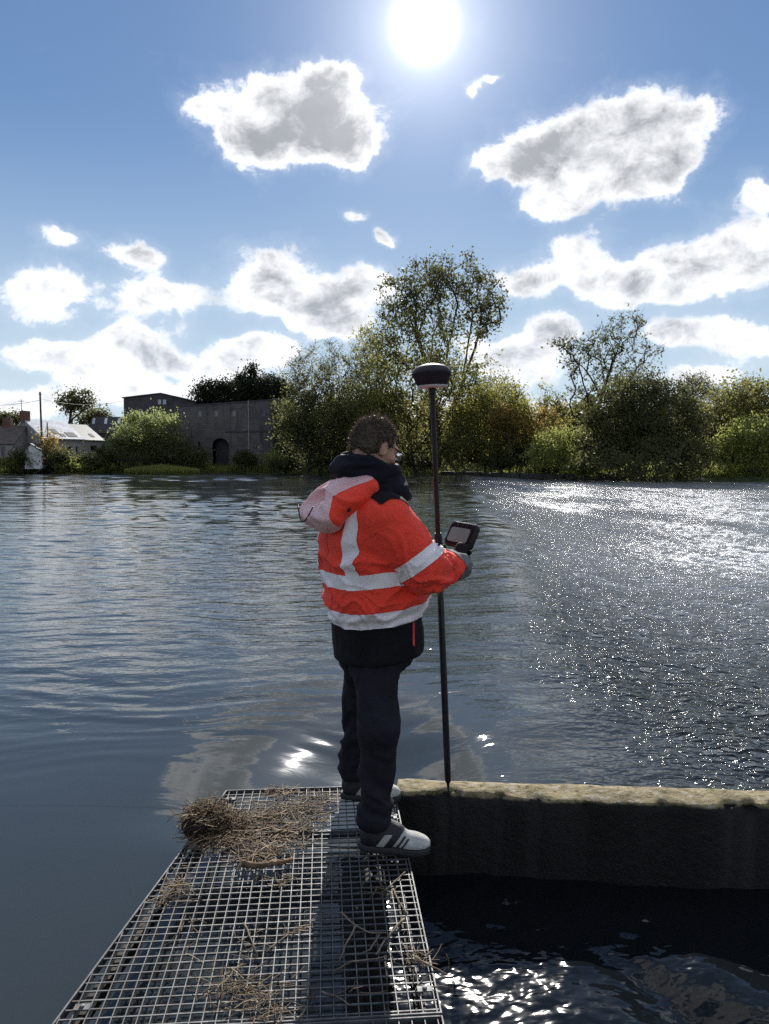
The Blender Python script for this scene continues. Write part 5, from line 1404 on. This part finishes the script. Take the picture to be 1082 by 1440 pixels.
tree('hazy_tree', 'pale twiggy tree behind the big willow bush', 975, 108, 0, [(975,545,25,18),(990,560,25,18)], [(972,555),(985,555)], nb=110, nleaf=900, lsize=.24, leaf='olive', spread=.5, r0=.15, twigs=700, seed=35)
bush('light_bush', 'light green bush low on the right edge over the water', 1060, 84, [(1060,615,40,26),(1035,630,35,24),(1090,625,40,35)], 5200, .25, 'fresh', 36, clump=.5, nb=150)
bush('yellow_willow', 'pale green loose bush left of the big willow bush', 795, 89, [(795,630,38,26),(770,640,28,18),(825,620,24,26)], 4600, .22, 'fresh', 37, clump=.45, nb=150, droop=.3)
bush('bank_bush', 'olive bush at the waterline right of the survey pole', 660, 98, [(655,625,35,28),(690,635,30,20),(630,635,25,20)], 4200, .26, 'olive', 38, nb=130)
bush('sallow_bush', 'yellowish bush with upright shoots behind the ledge', 745, 101, [(745,620,28,25),(725,630,25,20)], 2800, .24, 'yellow', 39, nb=110)
bush('round_green_bush', 'rounded light green willow in front of the mill wall', 208, 119, [(205,605,36,24),(225,600,24,20),(190,618,26,20),(215,622,38,18)], 6200, .30, 'willow', 40, clump=.6, nb=190)
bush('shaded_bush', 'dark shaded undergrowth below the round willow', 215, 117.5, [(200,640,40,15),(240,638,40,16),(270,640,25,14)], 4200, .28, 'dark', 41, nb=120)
bush('garden_shrub', 'ochre climber round the short post by the house', 70, 112.5, [(71,622,8,15),(70,638,9,9)], 900, .26, 'rust', 42, nb=50)
bush('cottage_hedge', 'dark hedge between the cottage and the white shed', 30, 110.5, [(27,641,6,6),(82,642,12,7)], 1500, .26, 'dark', 43, nb=60)
tree('house_tree', 'tree with open forked crown above the pale roofs', 104, 138, 0, [(92,562,13,11),(112,560,16,13),(104,572,16,10),(124,566,9,9)], [(100,572),(110,570)], nb=120, nleaf=1500, lsize=.36, leaf='dark', spread=.55, r0=.30, seed=44, base_px=106)
tree('roofline_tree', 'dark tree showing above the slate wing', 140, 146, 0, [(140,586,16,9),(125,592,14,8)], [(138,590)], nb=60, nleaf=1500, lsize=.36, leaf='dark', spread=.6, r0=.2, seed=45)
tree('cottage_tree', 'dark round tree behind the cottage roof', 15, 140, 0, [(17,590,13,9),(-5,592,14,10)], [(15,592)], nb=60, nleaf=1600, lsize=.36, leaf='dark', spread=.6, r0=.2, seed=46)
tree('dark_round_tree', 'dark round tree behind the left end of the mill parapet', 305, 142, 0, [(303,552,24,18),(318,556,20,16),(290,560,16,12)], [(300,558),(315,558)], nb=140, nleaf=4200, lsize=.36, leaf='fir', spread=.7, r0=.25, seed=47)
tree('spruce', 'dark spruce with pointed top behind the mill', 354, 146, 0, [(354,527,5,13),(354,542,12,14),(354,556,18,14)], [(354,518)], nb=140, nleaf=3200, lsize=.36, leaf='fir', spread=.5, r0=.22, seed=48, depthk=1)
tree('spruce', 'second smaller spruce just left of the pointed one', 338, 148, 0, [(338,536,6,12),(338,552,14,14)], [(338,528)], nb=110, nleaf=2400, lsize=.36, leaf='fir', spread=.5, r0=.2, seed=49, depthk=1)
tree('dark_crown_tree', 'dark broad tree right of the spruces behind the mill', 380, 144, 0, [(378,545,24,17),(395,552,18,16),(362,558,18,12)], [(376,550),(390,555)], nb=150, nleaf=4200, lsize=.36, leaf='fir', spread=.7, r0=.25, seed=50)

# the wood behind, a mass that closes the gaps between the trees
g = rng_(60); V_ = []
for (x0, x1, Y, top, base, n, w_) in ((385,570,124,560,650,9000,1),(560,800,124,575,650,9000,1),(780,1150,118,572,655,13000,1),(980,1200,104,590,655,6000,1)):
    n = int(n*1.6); xx = g.uniform(x0, x1, n); tp = top+14*vnoise(xx*.045, xx*0, 0, 8)+10*vnoise(xx*.15, xx*0, 0, 9)
    yy = tp+(base-tp)*g.random(n)**.9; dep = Y+g.uniform(-6, 8, n)
    V_.append(np.stack([(xx-541)/F*dep, dep, CAM_Z+np.tan(np.arctan((720-yy)/F)-PITCH)*dep], 1))
V, Fc = leaves_np(np.concatenate(V_), .70, g, .8)
tag(mesh_obj('woodland', V, Fc, LM['dark']), 'dim wood behind the trees of the far bank', 'woodland', kind='stuff')

# undergrowth, grass and reeds along the far waterline
def blades(xs, ys, zs, h, wd, g, lean=.25):
    n = len(xs); b = np.stack([xs, ys, zs], 1); th = g.uniform(0, 2*np.pi, n); s = np.stack([np.cos(th), np.sin(th), 0*th], 1)*wd
    tip = b+np.stack([g.normal(0, lean, n)*h, g.normal(0, lean, n)*h, h*g.uniform(.6, 1.2, n)], 1)
    V = np.stack([b-s, b+s, tip], 1).reshape(-1, 3); return V, np.arange(3*n).reshape(-1, 3)
xs_ = g.uniform(-75, 70, 26000); s_ = g.gamma(1.2, 2.2, 26000)+.1; ys_ = shore(xs_)+s_
hh = .5+.55*np.clip(fbm(xs_*.35, ys_*.5, 0, 3, 90)+.4, 0, 2); zz = ground_z(xs_, ys_)
V, Fc = blades(xs_, ys_, zz-.05, hh, .07, g)
tag(mesh_obj('bank_grass', V, Fc, LM['fresh']), 'grass and weeds along the far waterline', 'grass', kind='stuff')
# brambles and shrubs of the left bank, one by one
for i, (x, y, rx, ry, Y, lf, lab) in enumerate(((12,652,22,7,112,'fresh','low bright green scrub at the left edge of the far bank'),(55,650,20,8,113,'olive','low olive scrub below the white shed'),(92,648,22,9,112.5,'olive','bramble mound below the pale roofed house'),
      (128,650,20,9,113,'dark','dark bramble mound below the house extension'),(150,640,16,12,116,'dark','dark shrub between the house extension and the round willow'),(105,655,30,6,111.5,'fresh','fringe of bright weeds at the waterline below the house'),(165,622,9,9,118,'willow','small pale shrub at the foot of the slate wing'),
      (345,645,14,9,117,'dark','dark shrub on rubble below the mill arch'),(385,645,18,9,112,'fresh','bright grass tussock right of the mill arch'),(400,652,22,6,109,'dark','dark waterline shrub below the bushy tree'),(730,642,14,10,99,'dark','dark brushy stump below the leaning sapling'),(700,650,20,6,97,'dark','dark low scrub at the waterline right of the pole'),
      (820,657,22,6,87,'fresh','bright weeds at the end of the stone ledge'),(770,655,22,6,93,'olive','low weeds behind the stone ledge'),(580,648,35,9,103,'dark','dark scrub at the waterline behind the bowed head'),(480,650,30,8,104,'dark','dark scrub at the waterline left of the bowed head'))):
    bush('scrub', lab, x, Y, [(x, y, rx, ry), (x+rx*.4, y+ry*.2, rx*.6, ry*.7)], 1500, .24, lf, 100+i, 'scrub along the far waterline', 4, nb=50, clump=.35)
# the grassy islet
ib = at(228, 664, 108); g = rng_(70)
isl = empty('grassy_islet', (ib.x, 108, WZ), 'low islet of bright green grass in the water before the mill', 'islet')
nx_, ny_ = 40, 12; ix = np.linspace(-1, 1, nx_); iy = np.linspace(-1, 1, ny_); IX, IY = np.meshgrid(ix, iy)
rr_ = np.sqrt(IX**2+IY**2); IZ = WZ-.3+.62*np.clip(1-rr_**2, 0, 1)+.05*fbm(IX*5, IY*3, 0, 2, 6)
mesh_obj('mound', np.stack([ib.x+IX*5.8, 108+IY*2.2, IZ], -1), grid_faces(ny_, nx_), m_ground, isl, True)
n = 9000; th = g.uniform(0, 2*np.pi, n); r = np.sqrt(g.random(n))*.93; bx_ = ib.x+r*np.cos(th)*5.6; by_ = 108+r*np.sin(th)*2.1
V, Fc = blades(bx_, by_, WZ+.25*(1-r), .75+.5*(1-r), .06, g, .2)
o = mesh_obj('grass', V, Fc, LM['fresh'], isl); o['kind'] = 'stuff'
# rubble below the mill
g = rng_(71); m_rub = simple_mat('rubble_stone', (.14, .125, .11), .9, 0, .4, 1.5, .6, 5)
rub = empty('rubble_heap', at(335, 655, 113.5).xy.to_3d(), 'heap of pale rubble stones at the waterline under the mill arch', 'rubble')
for i in range(36):
    cx = at(g.uniform(300, 400), 655, 113).x; cyy = 112.5+g.uniform(-1.5, 3); s = g.uniform(.25, .7); cz = float(ground_z(np.array(cx), np.array(cyy)))+s*.2
    bm = bmesh.new(); bmesh.ops.create_icosphere(bm, subdivisions=1, radius=1)
    vs = [(cx+v.co.x*s*(1+.3*g.normal()), cyy+v.co.y*s, cz+v.co.z*s*.6*(1+.2*g.normal())) for v in bm.verts]; fs = [tuple(v.index for v in f.verts) for f in bm.faces]; bm.free()
    mesh_obj('stone', vs, fs, m_rub, rub)
